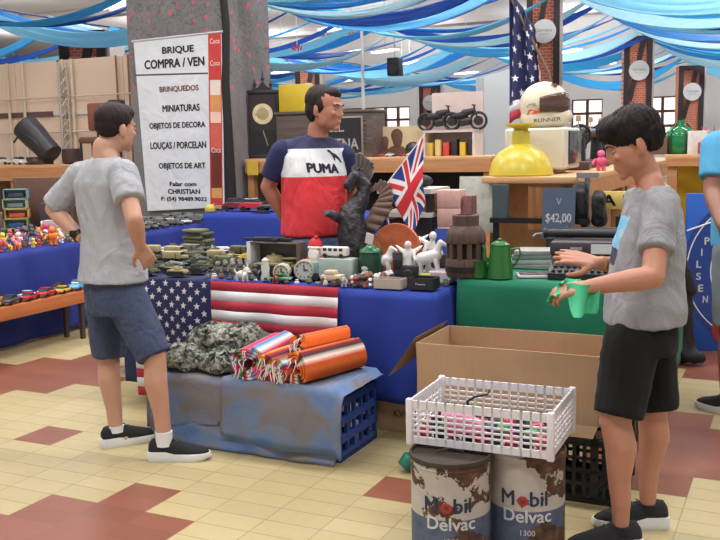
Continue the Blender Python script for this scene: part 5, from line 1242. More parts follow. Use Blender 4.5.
# ---------------------------------------------------------------- beige lattice wall at the left
LV = 7.0
def lattice_wall():
    pm = M((238, 212, 190), .8, var=.05, vs=1.5); L0 = uv(pv(-70, 100, LV))[0]; L1 = uv(pv(150, 100, LV))[0]; zt = pv(60, 60, LV).z
    t = thing('partition', 'beige board partition with a cane lattice in front, far left behind the counter', 'partition', G((L0+L1)/2, LV, 0), YW); w = L1-L0
    cuts = [L0]+[uv(pv(x, 100, LV))[0] for x in (16, 69, 124)]+[L1]
    for a, b in zip(cuts, cuts[1:]): MB().box(((a+b)/2-(L0+L1)/2, .04, zt/2), (b-a-.015, .05, zt), pm).obj('board', t)
    X = lambda x: uv(pv(x, 100, LV-.06))[0]-(L0+L1)/2
    pole = M((216, 200, 176), .6, var=.15); br = M((140, 98, 66), .6)
    for x, m, r in ((8, pole, .022), (24, pole, .022), (64, pole, .022), (73, pole, .026), (118, br, .014), (130, br, .014), (60, br, .016)): MB().cyl((X(x), -.06, 0), (X(x)+(.0 if x != 8 else .02), -.06, zt+.0), r, m, n=10).obj('pole', t)
    for y in (97, 132): z = pv(60, y, LV-.08).z; MB().cyl((-w/2, -.085, z), (w/2, -.085, z), .012, pole, n=8).obj('cross_bar', t)
    z = pv(25, 115, LV).z; MB().box((X(24)-.3, .0, z), (X(50)-X(0)+.6, .03, .075), M((104, 76, 72), .7)).obj('brown_strip', t); MB().box(((X(50)+X(112))/2, .0, z+.01), (X(112)-X(50), .03, .07), M((222, 214, 206), .6)).obj('white_strip', t)
    # slim lighting truss
    mb = MB(); m = M((196, 186, 176), .5, .3); xx = X(69)
    for a, b in ((-.06, -.14), (.06, -.14), (0, -.24)): mb.cyl((xx+a, b, 0), (xx+a, b, zt*.98), .014, m, n=8)
    for k in range(int(zt/.15)):
        z = k*.15; s = 1 if k % 2 else -1; mb.cyl((xx-.06*s, -.14, z), (xx+.06*s, -.14, z+.15), .008, m, n=6); mb.cyl((xx-.06, -.14, z), (xx, -.24, z+.15), .008, m, n=6); mb.cyl((xx, -.24, z), (xx+.06, -.14, z+.15), .008, m, n=6)
    mb.obj('truss', t)
lattice_wall()

# ---------------------------------------------------------------- goods on the left counter
def on(x, v, z): p = pv(x, 150, v); return G(uv(p)[0], v, z)
def wd_(px0, px1, v): return (pv(px1, 150, v)-pv(px0, 150, v)).length
c = on(38, 5.95, ZL); t = thing('stage_light', 'black cylindrical case tipped over on the left counter', 'lamp', c, YW); r = .17; bkk = M((40, 38, 44), .45)
R = RY(-.95); MB().lathe([(.12, -.3), (.15, -.28), (.155, -.1), (.175, .1), (.18, .3), (.165, .31), (.15, .27), (.001, .26)], bkk, (.03, 0, .31), 24, RY(-.85)).obj('housing', t)
MB().tube([(-.3, -.12, .3), (-.1, -.16, .45), (.12, -.16, .3), (.2, -.1, .15)], .014, bkk, 8).obj('strap', t); MB().lathe([(.13, .262), (.13, .275), (.001, .28)], M((150, 150, 160), .15, .4), (.03, 0, .31), 22, RY(-.85)).obj('lens', t)
mb = MB(); mb.box((.02, 0, .05), (.3, .2, .1), bkk, None, .01); mb.obj('foot', t)
c = on(72, 5.92, ZL); o = vase((66, 44, 42), [(.1, 0), (.13, .02), (.135, .13), (.125, .2), (.12, .2), (.11, .06), (.001, .05)], 'plant_pot', 'pot', 24, .6); o.location = c; o['label'] = 'dark brown plant pot beside the tipped black case on the left counter'
c = on(106, 6.0, ZL); t = thing('chair', 'brown padded chair with a rounded back, standing on the left counter behind the nearest head', 'chair', c, YW+.2); bm_ = M((130, 76, 56), .5, var=.15)
MB().box((0, 0, .6), (.46, .07, .36), bm_, None, .034).obj('backrest', t); MB().box((0, -.12, .3), (.46, .34, .08), M((106, 72, 56), .5), None, .03).obj('seat', t); MB().box((.16, .05, .76), (.2, .12, .1), M((40, 34, 36), .6), None, .02).obj('headrest', t)
for a in (-.2, .2):
    for b in (-.26, .02): MB().cyl((a, b, 0), (a, b, .28), .016, M((60, 56, 56), .4, .6), n=10).obj('leg', t)
    MB().cyl((a*.6, .03, .28), (a*.6, .03, .5), .014, M((60, 56, 56), .4, .6), n=10).obj('upright', t)
for i, (x, cl, nm) in enumerate(((1, (196, 192, 178), 'cream'), (19, (222, 222, 224), 'white'), (-16, (90, 100, 110), 'grey'))):
    p = Proto(car(cl, None, 1)); p.put(on(x, 5.85, ZL), YW+(-.3 if i else .3), '%s model car on the left counter, left of the tipped black case' % nm, None, 1.25)
t_ = Proto(tank((110, 60, 56))); t_.put(on(35, 5.78, ZL), YW+.9, 'reddish model vehicle under the tipped black case', None, 1.4)

# ---------------------------------------------------------------- behind the toy table: tower of boxed toys
c = G(-2.55, 2.6, .745)
pal = [((70, 130, 150), 'teal'), ((150, 170, 120), 'pale green'), ((196, 160, 90), 'ochre'), ((170, 190, 150), 'light green'), ((120, 160, 170), 'blue-grey')]
for k in range(5):
    t = thing('boxed_toy_car', '%s toy car box, %s from the bottom of the stack on the toy table' % (pal[k][1], ORD[k]), 'box', c+Vec((.006*(-1)**k, 0, .087*k)), YW+.6, 'window boxes stacked on the toy table'); m = M(pal[k][0], .5)
    for p, s in (((0, .05, .0425), (.2, .006, .085)), ((0, 0, .003), (.2, .1, .006)), ((0, 0, .082), (.2, .1, .006)), ((-.097, 0, .0425), (.006, .1, .085)), ((.097, 0, .0425), (.006, .1, .085))): MB().box(p, s, m).obj('panel', t)
    MB().box((0, 0, .03), (.14, .05, .04), M([(190, 60, 50), (60, 90, 150), (200, 90, 60), (120, 130, 140), (70, 70, 80)][k], .3), None, .012).obj('toy_car', t)
for k, (du, dv, s, cl, lb) in enumerate(((-.16, .1, (.14, .12, .34), (50, 44, 50), 'tall dark box standing left of the stack of window boxes'), (.2, .2, (.16, .14, .3), (62, 48, 54), 'dark maroon box standing right of the stack of window boxes'), (-.02, .35, (.5, .12, .52), (96, 66, 54), 'wide brown carton behind the stack of window boxes'), (-.38, .3, (.22, .2, .2), (130, 96, 70), 'low brown carton at the left of the tall dark box'), (.36, .05, (.14, .12, .16), (180, 170, 168), 'small pale box right of the stack of window boxes'))):
    closed_box('box', lb, c+U3*du+V3*dv, s, M(cl, .6, var=.3, vs=14), YW+.5)
# small toys
pairs = [((206, 60, 60), (40, 60, 130), 'red and blue'), ((230, 190, 60), (206, 90, 40), 'yellow and orange'), ((90, 150, 200), (226, 226, 226), 'blue and white'), ((230, 150, 170), (150, 70, 110), 'pink and purple'), ((70, 140, 80), (120, 90, 60), 'green and brown'), ((226, 226, 226), (60, 60, 66), 'white and black'), ((226, 120, 50), (60, 60, 70), 'orange and black'), ((140, 90, 160), (226, 200, 80), 'violet and yellow')]
fig = [(Proto(figure(a, b, fat=1.1)), n+' toy figure') for a, b, n in pairs]; cri = [(Proto(critter(a, b)), n+' toy animal') for a, b, n in pairs]
GT = 'little toys crowding the blue-clothed toy table'; rnd = random.Random(21); zt_ = .746
for j in range(10):
    for i in range(22):
        u = -1.82-.078*j+rnd.uniform(-.01, .01); v = 1.25+.078*i+rnd.uniform(-.01, .01)
        if (u < -2.3 and v > 2.2): continue
        P_, n = rnd.choice(fig) if rnd.random() < .6 else rnd.choice(cri)
        P_.put(G(u, v, zt_), YW+rnd.uniform(.2, 2.2), '%s, %s back in the %s row of the toy table' % (n, '%d%s' % (i+1, {1: 'st', 2: 'nd', 3: 'rd', 21: 'st', 22: 'nd'}.get(i+1, 'th')), ORD[j]), GT, rnd.uniform(.5, .8)+.085*j)
big = [((230, 160, 50), (226, 120, 40), 'big orange-yellow toy figure at the edge of the toy table'), ((216, 70, 60), (200, 80, 110), 'big red toy figure just behind the orange-yellow one'), ((226, 150, 160), (206, 90, 100), 'big pink plush figure near the left end of the toy table'), ((120, 130, 190), (226, 226, 230), 'big lavender toy figure behind the red one')]
for (a, b, lb), (x, v) in zip(big, ((53, 2.24), (48, 2.52), (4, 1.7), (49, 2.72))):
    o = figure(a, b, a, 1.3); p = pv(x, 230, v); o.location = G(max(min(uv(p)[0], -1.8), -2.6)-.02*big.index((a, b, lb)), v, zt_+.0); o.rotation_euler.z = YW+1; o.scale = (1.35,)*3; o['label'] = lb
# metal ware on the far end
for j in range(4):
    for i in range(9):
        o = None; w = G(-1.86-.16*j, 3.25+.175*i, zt_); cl = [(150, 150, 152), (176, 176, 172), (110, 108, 110), (196, 190, 180)][(i+j) % 4]
        P_ = pt['grey'] if (i+j) % 3 == 0 else (pp['white'] if (i+2*j) % 5 == 0 else pj['grey']); P_.put(w, YW+rnd.uniform(-.5, .5), 'grey model, %s back in the %s row at the far toy table end' % (ORD[i], ORD[j]), 'grey models at the far end of the toy table', .9)
mb = MB(); mb.lathe([(.05, 0), (.055, .01), (.05, .05), (.03, .07), (.001, .075)], M((190, 176, 70), .4), n=20); tag(mb.obj('brass_bell', loc=pv(201, 205, 4.4)*Vec((1, 1, 0))+Z3*.0, rz=0), 'small yellow-brass bell by the lower right corner of the banner', 'bell').location = G(-1.62, 4.22, .868)
# ---------------------------------------------------------------- low bench with model cars
bt = thing('low_bench', 'low wooden bench with model cars in front of the toy table', 'bench', G(-1.72, 1.55, 0), YW+pi/2); bw = wood((170, 96, 54), (196, 116, 66), 0, 2.5, .4)
MB().box((0, 0, .345), (1.56, .24, .1), bw, None, .006).obj('top', bt)
for a in (-.72, .62):
    for b in (-.085, .085): MB().box((a, b, .15), (.032, .032, .3), M((66, 52, 46), .6)).obj('leg', bt)
bt.location = G(-1.565, 1.55, 0)
cars = [((34, 60, 54), None, 0, 'dark green'), ((206, 60, 56), (226, 226, 222), 1, 'red and white'), ((222, 200, 70), None, 2, 'flat yellow'), ((70, 66, 70), None, 0, 'dark grey'), ((200, 40, 56), None, 2, 'long red'), ((190, 36, 50), None, 0, 'dark red'), ((226, 190, 60), None, 2, 'bright yellow'), ((90, 170, 220), None, 1, 'light blue rounded')]
for k, (cl, rf, kd, nm) in enumerate(cars):
    p = Proto(car(cl, rf, kd)); p.put(G(-1.51, .95+.178*k, .396), YW+pi/2+.25, '%s model car, %s from the near end of the low bench' % (nm, ORD[k]), 'model cars on the low bench', .95)
for k, (cl, nm) in enumerate((((40, 44, 60), 'navy'), ((226, 150, 60), 'orange'), ((206, 206, 206), 'silver'), ((120, 36, 40), 'maroon'))):
    p = Proto(car(cl, None, k % 3)); p.put(G(-1.62, 1.1+.33*k, .396), YW+pi/2+.2, '%s model car in the back row on the low bench, %s from the near end' % (nm, ORD[k]), 'model cars at the back of the low bench', .9)
# red and white model cars on the royal blue cloth
for x, cl, rf, kd, nm in ((237, (120, 44, 52), None, 1, 'dark red model car on the royal blue cloth beside the column'), (254, (190, 50, 56), (226, 224, 222), 1, 'red and white model car on the royal blue cloth, left of the seller'), (273, (70, 72, 80), None, 0, 'grey model car half hidden by the elbow of the seller')):
    p = pv(x, 212, 4.4); Proto(car(cl, rf, kd)).put(G(uv(p)[0], 4.4, .867), YW+.1, nm, None, 1.45)
mb = MB(); mb.box((0, 0, .008), (.2, .1, .014), M((34, 34, 40), .4)); tag(mb.obj('book', loc=G(uv(pv(262, 213, 4.24))[0], 4.235, .868), rz=YW), 'flat black booklet in front of the red and white model car', 'book')
# ---------------------------------------------------------------- on the counter behind the seller
sc_ = dep(pv(262, 150, MV))/F
def clock():
    c = on(265, MV-.05, ZM); t = thing('wall_clock', 'tall dark carved pendulum clock with brass dial, standing beside the column', 'clock', c, YW+.35); k = sc_; m = M((44, 36, 40), .45, var=.3, vs=20)
    w, h, d = 36*k, 62*k, 14*k
    MB().box((0, 0, h/2+.03), (w*.84, d*.8, h), m).obj('case', t); MB().box((0, 0, .02), (w, d, .04), m, None, .01).obj('plinth', t); MB().box((0, 0, h+.03), (w, d, .045), m, None, .01).obj('cornice', t)
    for s in (-1, 1): MB().lathe([(.02, .04), (.03, .1), (.02, .2), (.026, h*.5), (.02, h*.8), (.03, h*.95), (.02, h)], m, (s*w*.42, -d*.42, 0), 12).obj('side_column', t)
    mb = MB(); z = h+.05; mb.prism([(-w*.35, -.01, z), (-w*.12, -.01, z+.04), (0, -.01, z+.11), (w*.12, -.01, z+.04), (w*.35, -.01, z)], (0, .03, 0), m)
    for s in (-1, 0, 1): mb.lathe([(.02, 0), (.012, .03), (.024, .05), (.012, .08), (.001, .1 if s else .15)], m, (s*w*.22, 0, z+(.02 if s else .08)), 10)
    mb.obj('finial', t)
    f = MB().cyl((0, -d*.42, h*.7), (0, -d*.4, h*.7), w*.28, M((222, 206, 164), .5, 0, .2, 20), n=32).obj('dial', t)
    mb = MB(); mb.cyl((0, -d*.425, h*.7), (0, -d*.42, h*.7), w*.17, M((176, 158, 120), .5, 0), n=28); mb.box((-w*.07, -d*.44, h*.69), (w*.26, .006, .02), M((236, 226, 200), .4), RY(.15)); mb.box((w*.02, -d*.44, h*.75), (.016, .006, w*.2), M((236, 226, 200), .4), RY(-.3)); mb.obj('hands', f)
    MB().box((0, -d*.41, h*.27), (w*.6, .01, h*.36), M((22, 18, 20), .15)).obj('pendulum_window', t); mb = MB(); mb.cyl((w*.12, -d*.43, h*.2), (w*.12, -d*.42, h*.2), w*.12, M((206, 186, 130), .3, .7), n=24); mb.cyl((0, -d*.43, h*.44), (w*.12, -d*.43, h*.2), .006, M((206, 186, 130), .3, .7), n=6); mb.obj('pendulum', t)
clock()
x0, x1 = 284, 380; c = G((uv(pv(x0, 150, MV))[0]+uv(pv(x1, 150, MV))[0])/2, MV, ZM); W_ = wd_(x0, x1, MV)*.98; hh = 42*sc_
t = thing('radio_cabinet', 'large weathered wooden radio cabinet with a dark lettered plate behind the seller', 'radio', c, YW); rw = wood((70, 58, 56), (104, 90, 84), 0, 2, .7)
MB().box((0, 0, hh/2), (W_, .36, hh), rw, None, .01).obj('cabinet', t); MB().box((0, 0, hh+.01), (W_*1.03, .4, .03), M((96, 84, 80), .6), None, .006).obj('lid', t)
p1 = uv(pv(317, 135, MV-.19))[0]-uv(c)[0]; p2 = uv(pv(363, 135, MV-.19))[0]-uv(c)[0]
fr_ = MB().box(((p1+p2)/2, -.185, hh*.48), (p2-p1, .014, hh*.86), M((146, 136, 128), .5, .3), None, .006).obj('plate_frame', t); MB().box(((p1+p2)/2, -.19, hh*.48), (p2-p1-.04, .014, hh*.86-.04), M((32, 32, 36), .5)).obj('plate', t)
lw = M((206, 200, 196), .6); fit_text('CEL.', Vec(((p1+p2)/2-.04, -.199, hh*.66)), .2, .09, lw, t, Vec((1, 0, 0)), Z3, bold=.05); fit_text('YENA', Vec(((p1+p2)/2+.05, -.199, hh*.3)), .36, .12, lw, t, Vec((1, 0, 0)), Z3, bold=.05)
for k in range(7): MB().box((W_*.36, -.183, hh*(.2+.1*k)), (W_*.18, .008, .012), M((60, 50, 48), .6)).obj('grille_slat', t)
c = G(uv(pv(297, 110, MV))[0], MV, ZM+hh+.028); w = wd_(285, 310, MV)
mb = MB(); mb.box((0, 0, 13*sc_), (w, .25, 26*sc_), M((206, 178, 40), .5), None, .01); tag(mb.obj('yellow_box', loc=c, rz=YW), 'plain yellow box on the radio cabinet beside the tall clock', 'box')
# under the counter edge: yellow card
c = G(uv(pv(253, 166, 5.48))[0], 5.47, ZM-.03)
mb = MB(); mb.box((0, 0, -.07), (.14, .012, .16), M((206, 170, 60), .6)); tag(mb.obj('hanging_card', loc=c, rz=YW), 'yellow card hanging under the counter edge, right of the banner', 'card')
# painted board with two people, bowl, shelves of models
x0, x1 = 381, 425; c = G((uv(pv(x0, 140, MV+.1))[0]+uv(pv(x1, 140, MV+.1))[0])/2, MV+.12, ZM); w = wd_(x0, x1, MV+.1)
t = thing('picture_board', 'cream picture board with two dark-haired heads, right of the radio cabinet', 'picture', c, YW); MB().box((0, 0, 14*sc_), (w, .02, 28*sc_), M((206, 186, 150), .7)).obj('board', t)
for x, z, k in ((-w*.14, 13*sc_, 1.0), (-w*.42, 10*sc_, .7)):
    mb = MB(); mb.ell((x, -.012, z+.075*k), (.07*k, .005, .075*k), M((96, 70, 58), .8)); mb.ell((x+.008*k, -.02, z+.03*k), (.058*k, .006, .085*k), M((186, 142, 120), .8)); mb.ell((x, -.014, z-.11*k), (.12*k, .005, .08*k), M((110, 96, 90), .8)); mb.obj('painted_head', t)
o = vase((34, 32, 36), [(.05, 0), (.1, .04), (.115, .1), (.1, .16), (.05, .2), (.001, .21)], 'helmet_shell', 'bowl', 24, .4); o.location = G(uv(pv(414, 150, MV-.1))[0], MV-.12, ZM); o.scale = (.75,)*3; o['label'] = 'round black shell-shaped object in front of the cream picture board'; o.name = 'black_ball'
for i in range(6):
    p = Proto(car([(190, 50, 50), (206, 206, 206), (60, 60, 66), (170, 40, 50), (220, 210, 190), (120, 60, 60)][i], None, i % 3)); p.put(G(uv(pv(384+7*i, 150, MV-.2))[0], MV-.22, ZM+.002), YW+.3, '%s small model car, %s from the left in front of the cream picture board' % (['red', 'white', 'dark', 'crimson', 'ivory', 'maroon'][i], ORD[i]), 'small model cars before the picture board', .55)
x0, x1 = 428, 479; c = G((uv(pv(x0, 140, MV))[0]+uv(pv(x1, 140, MV))[0])/2, MV, ZM); w = wd_(x0, x1, MV); h = 22*sc_
t = thing('display_rack', 'white two-tier display rack with model motorcycles on top, left of the white hut', 'rack', c, YW); wm2 = M((206, 196, 190), .6)
MB().box((0, 0, h), (w, .3, .025), wm2).obj('shelf', t); MB().box((0, .14, h*.5), (w, .02, h), wm2).obj('back_panel', t); MB().box((0, .14, h+.2), (w, .02, .42), M((216, 196, 190), .6)).obj('upper_panel', t)
for s in (-1, 1): MB().box((s*(w/2-.012), 0, h/2), (.024, .3, h), wm2).obj('side_panel', t)
def moto(label, loc, s):
    t = thing('model_motorcycle', label, 'model motorcycle', loc, YW+.1); k = M((34, 30, 34), .5); g = M((150, 146, 150), .3, .6)
    for x in (-.14, .15):
        R = RX(pi/2); mb = MB(); 
        pts = [(x+.085*cos(a*2*pi/20), 0, .09+.085*sin(a*2*pi/20)) for a in range(21)]; mb.tube(pts, .014, k, 8); mb.cyl((x, -.012, .09), (x, .012, .09), .05, g, n=14); mb.obj('wheel', t)
    mb = MB(); cap(mb, (-.12, 0, .14), .03, (.0, 0, .15), .04, k); cap(mb, (.0, 0, .17), .04, (.08, 0, .19), .03, k); cap(mb, (-.02, 0, .08), .045, (.04, 0, .09), .045, g); mb.tube([(.15, 0, .09), (.11, 0, .2), (.1, 0, .25)], .01, g, 8); mb.tube([(.1, -.07, .25), (.1, .07, .25)], .008, g, 8); mb.obj('frame', t); t.scale = (s,)*3
moto('dark model motorcycle at the left on top of the white display rack', G(uv(c)[0]-w*.28, MV, ZM+h+.013), 1.0); moto('dark model motorcycle at the right on top of the white display rack', G(uv(c)[0]+w*.22, MV, ZM+h+.013), 1.0)
for i, (cl, nm) in enumerate((((214, 180, 90), 'mustard'), ((216, 196, 130), 'straw yellow'), ((200, 70, 60), 'red'), ((40, 36, 40), 'black'), ((220, 186, 60), 'bright yellow'), ((52, 46, 50), 'charcoal'))):
    closed_box('box', '%s small box inside the white display rack, %s from the left' % (nm, ORD[i]), G(uv(c)[0]-w*.4+w*.16*i, MV-.05, ZM+.001), (w*.11, .1, h*.55+.03*(i % 2)), M(cl, .6))
# ---------------------------------------------------------------- white hut
hv = 7.6; hu0 = uv(pv(478, 120, hv))[0]; hu1 = uv(pv(519, 120, hv))[0]; hz = pv(480, 78, hv).z
t = thing('white_hut', 'plain pale grey-white hut wall behind the hanging starred flag', 'hut', G((hu0+hu1)/2, hv+.5, 0), YW); hm = M((206, 214, 220), .7, var=.04, vs=2); w = hu1-hu0
mb = MB(); mb.prism([(-w/2, -.5, 0), (w/2, -.5, 0), (w/2, -.5, hz+.12), (-w/2, -.5, hz)], (0, 1, 0), hm); mb.obj('walls', t); MB().box((-w/2+.03, -.51, hz/2), (.09, .05, hz), M((186, 192, 198), .6)).obj('corner_trim', t)
# ---------------------------------------------------------------- shelf rack between the tables, with boxes
c = G(1.64, 2.0, 0); t = thing('display_shelf', 'pale shelf rack behind the porcelain figurines, holding bottle boxes and pink boxes', 'shelf', c, YW); wm3 = M((200, 198, 194), .6)
for z in (.76, 1.07, 1.215): MB().box((-.15 if z > .8 else -.02, 0, z), (.36 if z > .8 else .62, .34, .03), wm3 if z > .8 else dkp).obj('shelf_board', t)
for a in (-.3, .27):
    for b in (-.15, .15): MB().box((a if a < 0 else .01, b, .6), (.03, .03, 1.2), dkp).obj('upright', t); MB().box((.27, b, .37), (.03, .03, .74), dkp).obj('leg', t)
for k in range(3): closed_box('bottle_box', 'brown printed bottle box on the pale shelf, %s of three from the left' % ORD[k], G(1.53+.085*k, 1.93, 1.087), (.07, .07, .11), M((146, 112, 82), .6, var=.35, vs=30), group='bottle boxes on the pale shelf')
mb = MB(); mb.ell((0, 0, .055), (.12, .06, .056), M((30, 28, 34), .6)); mb.ell((.09, 0, .04), (.08, .05, .041), M((44, 40, 44), .6)); tag(mb.obj('handbag', loc=G(1.45, 2.0, 1.231), rz=YW), 'small black bag on the top board of the pale shelf', 'bag')
closed_box('printed_box', 'brown and purple printed boxes bundle right of the pink stack, on the shelf', G(1.885, 1.93, .776), (.06, .1, .41), M((130, 84, 80), .6, var=.5, vs=40))
c = G(1.98, 2.12, 1.117); mb = MB(); mb.box((0, 0, .13), (.26, .02, .36), M((196, 200, 190), .6, var=.35, vs=24), RX(-.1)); tag(mb.obj('marbled_board', loc=G(1.84, 2.24, .98), rz=YW), 'pale marbled board leaning behind the pink boxes', 'board')
for k in range(4): closed_box('pink_box', 'pale pink carton, %s from the bottom of the stack behind the wooden hub' % ORD[k], G(1.77, 1.93, .776+.112*k), (.15, .12, .11), M((220, 176, 168), .6, var=.15, vs=30), group='pink cartons under the shelf board')
# ---------------------------------------------------------------- near end of the right counter
c = G(2.22, 2.33, ZR); c = G(uv(pv(521, 170, 2.33))[0], 2.33, ZR); yl = M((200, 180, 56), .3, var=.08)
t = thing('pendant_lamp', 'yellow enamel dome lamp standing on the near end of the right counter', 'lamp', c, YW); MB().lathe([(.2, 0), (.205, .01), (.2, .03), (.185, .09), (.14, .15), (.08, .185), (.06, .2), (.056, .27), (.05, .285)], yl, n=44).obj('shade', t); MB().lathe([(.04, .284), (.05, .3), (.1, .318), (.1, .33), (.03, .332), (.001, .32)], M((206, 186, 56), .3), n=30).obj('cap', t)
mc = M((212, 206, 192), .45); mo_c = G(2.3, 2.95, ZR)
t = thing('computer_monitor', 'old beige computer monitor under the racing helmet on the right counter', 'monitor', mo_c, YW+pi/2)
mb = MB(); mb.prism([(-.26, -.2, .03), (.2, -.2, .03), (.2, -.2, .3), (-.26, -.2, .3)], (0, .4, 0), mc); b = mb.obj('casing', t); bv = b.modifiers.new('b', 'BEVEL'); bv.width = .015; bv.segments = 2
MB().box((0.02, -.203, .17), (.34, .02, .22), M((52, 58, 66), .15), None, .006).obj('screen', t); MB().box((0, 0, .015), (.26, .24, .03), mc, None, .008).obj('foot', t)
t.location = G(2.12, 2.8, ZR); t.rotation_euler.z = YW+pi/2
# helmet on it
hc = G(2.13, 2.76, ZR+.302)
def helmet():
    t = thing('racing_helmet', 'cream full-face racing helmet with orange patches on top of the beige monitor', 'helmet', hc, YW+.25); m = M((216, 206, 184), .25, var=.06)
    mb = MB(); mb.ell((0, 0, .165), (.165, .13, .155), None, None, 28, 18); mb.ell((.055, 0, .085), (.135, .108, .075), None, None, 24, 14); mb.ell((-.02, 0, .08), (.14, .118, .08), None, None, 24, 14)
    dark = M((84, 62, 52), .08); me = remesh(mb, .008, 6)
    for v in me.vertices: v.co.z = max(v.co.z, .012)
    for v in me.vertices: v.co.z -= .012
    link('shell', me, [m], t, ang=180); sh = t.children[0]
    mb = MB()
    def vis(a, b):
        th = -1.75+3.5*a; ph = -.34+(.88-.25*abs(2*a-1)**2)*b; return Vec((.172*cos(th)*cos(ph), .137*sin(th)*cos(ph), .153+.162*sin(ph)))
    mb.grid(vis, 28, 8, dark, .006); v_ = mb.obj('visor', t, ang=180); v_['label'] = 'tinted brown visor'
    for q in (-1, 1): MB().cyl((.0, q*.128, .13), (.0, q*.142, .13), .018, M((60, 50, 46), .4), n=14).obj('visor_pivot', v_)
    org_ = M((224, 84, 48), .4); bt = BVHTree.FromPolygons([v.co for v in me.vertices], [p.vertices for p in me.polygons])
    def patch(pts, mm, name):
        bm = bmesh.new(); f = bm.faces.new([bm.verts.new(Vec((a, -.3, b))) for a, b in pts]); bmesh.ops.triangulate(bm, faces=[f]); bmesh.ops.subdivide_edges(bm, edges=bm.edges[:], cuts=5)
        for v in bm.verts:
            h = bt.ray_cast(v.co, Vec((0, 1, 0))); v.co = (h[0]-Vec((0, .002, 0))) if h[0] else v.co+Vec((0, .2, 0))
        q = bpy.data.meshes.new(name); bm.to_mesh(q); bm.free(); return link(name, q, [mm], t)
    patch([(-.115, .085), (-.01, .1), (-.03, .128), (-.1, .12)], org_, 'orange_patch'); patch([(-.12, .135), (-.045, .14), (-.06, .163), (-.1, .158)], M((150, 146, 140), .5), 'grey_patch'); patch([(.045, .275), (.095, .26), (.085, .285), (.05, .3)], org_, 'orange_patch')
    project_text('RUNNER', .036, M((36, 32, 34), .6), sh, frame((.02, -.3, .05), (1, 0, .06), Z3), Vec((0, 1, 0)), t, 1.25)
helmet()
c = G(uv(pv(541, 150, 2.57))[0], 2.57, ZR); t = thing('note_card', 'cream handwritten card with a blue top edge leaning before the beige monitor', 'card', c, YW+.5)
MB().box((0, 0, .085), (.13, .008, .17), M((222, 206, 176), .7), RX(-.12)).obj('card', t); MB().box((0, .02, .172), (.14, .02, .02), M((80, 130, 160), .6)).obj('top_edge', t)
for k in range(6): MB().box((-.005, -.012+.0, .14-.02*k), (.1-.012*(k % 3), .012, .0025), M((120, 108, 100), .7), RX(-.12)).obj('writing_line', t)
# sewing machines
def sewing(label, loc, rz, s=1.0, cl=(30, 30, 34)):
    t = thing('sewing_machine', label, 'sewing machine', loc, rz); m = M(cl, .3, var=.1)
    MB().box((0, 0, .03), (.4*s, .18*s, .06), M((70, 50, 40), .5), None, .006).obj('base', t)
    mb = MB(); cap(mb, (.14*s, 0, .07), .05*s, (.14*s, 0, .26*s), .042*s, None); cap(mb, (.14*s, 0, .26*s), .042*s, (-.13*s, 0, .27*s), .035*s, None); cap(mb, (-.14*s, 0, .28*s), .035*s, (-.14*s, 0, .16*s), .026*s, None); link('body', remesh(mb, .01, 2), [m], t, ang=180)
    MB().cyl((-.14*s, 0, .07), (-.14*s, 0, .16*s), .008, M((190, 190, 190), .3, .8), n=8).obj('needle_bar', t)
    mb = MB(); pts = [(.21*s, .075*s*cos(a*pi/10), .25*s+.075*s*sin(a*pi/10)) for a in range(21)]; mb.tube(pts, .012*s, m, 8); mb.cyl((.18*s, 0, .25*s), (.22*s, 0, .25*s), .02*s, m, n=12)
    for a in range(4): mb.cyl((.21*s, 0, .25*s), (.21*s, .075*s*cos(a*pi/2), .25*s+.075*s*sin(a*pi/2)), .006*s, m, n=6)
    mb.obj('hand_wheel', t); MB().lathe([(.012, .3*s), (.004, .31*s), (.004, .35*s), (.02*s, .35*s), (.018*s, .39*s), (.001, .395*s)], M((170, 150, 120), .5), n=12).obj('spool', t); return t
for k, (x, v, lb) in enumerate(((578, 3.4, 'black sewing machine nearest the beige monitor on the right counter'), (590, 3.95, 'middle black sewing machine on the right counter'), (600, 4.55, 'farther black sewing machine near the hair of the boy'))): sewing(lb, G(uv(pv(x, 150, v))[0], v, ZR), YW+pi/2+.15*(-1)**k, 1.0)
o = figure((230, 70, 120), (226, 90, 140), (230, 120, 150), 1.3); o.location = G(2.44, 3.13, ZR); o.scale = (1.3,)*3; o['label'] = 'pink toy figure on the right counter beside the beige monitor'
c = G(2.0, 3.2, ZR); t = thing('toy_house', 'red toy building left of the beige monitor', 'toy', c, YW); MB().box((0, 0, .07), (.1, .1, .14), M((200, 56, 66), .5), None, .008).obj('body', t); MB().box((0, -.052, .08), (.07, .008, .04), M((226, 200, 190), .5)).obj('window', t); MB().box((0, 0, .15), (.08, .08, .03), M((214, 170, 60), .5), None, .006).obj('roof', t)
mb = MB(); mb.box((0, 0, .05), (.13, .12, .1), M((36, 34, 38), .5), None, .01); tag(mb.obj('black_box', loc=G(1.98, 2.62, ZR), rz=YW), 'small black box at the left of the counter behind the yellow lamp', 'box')
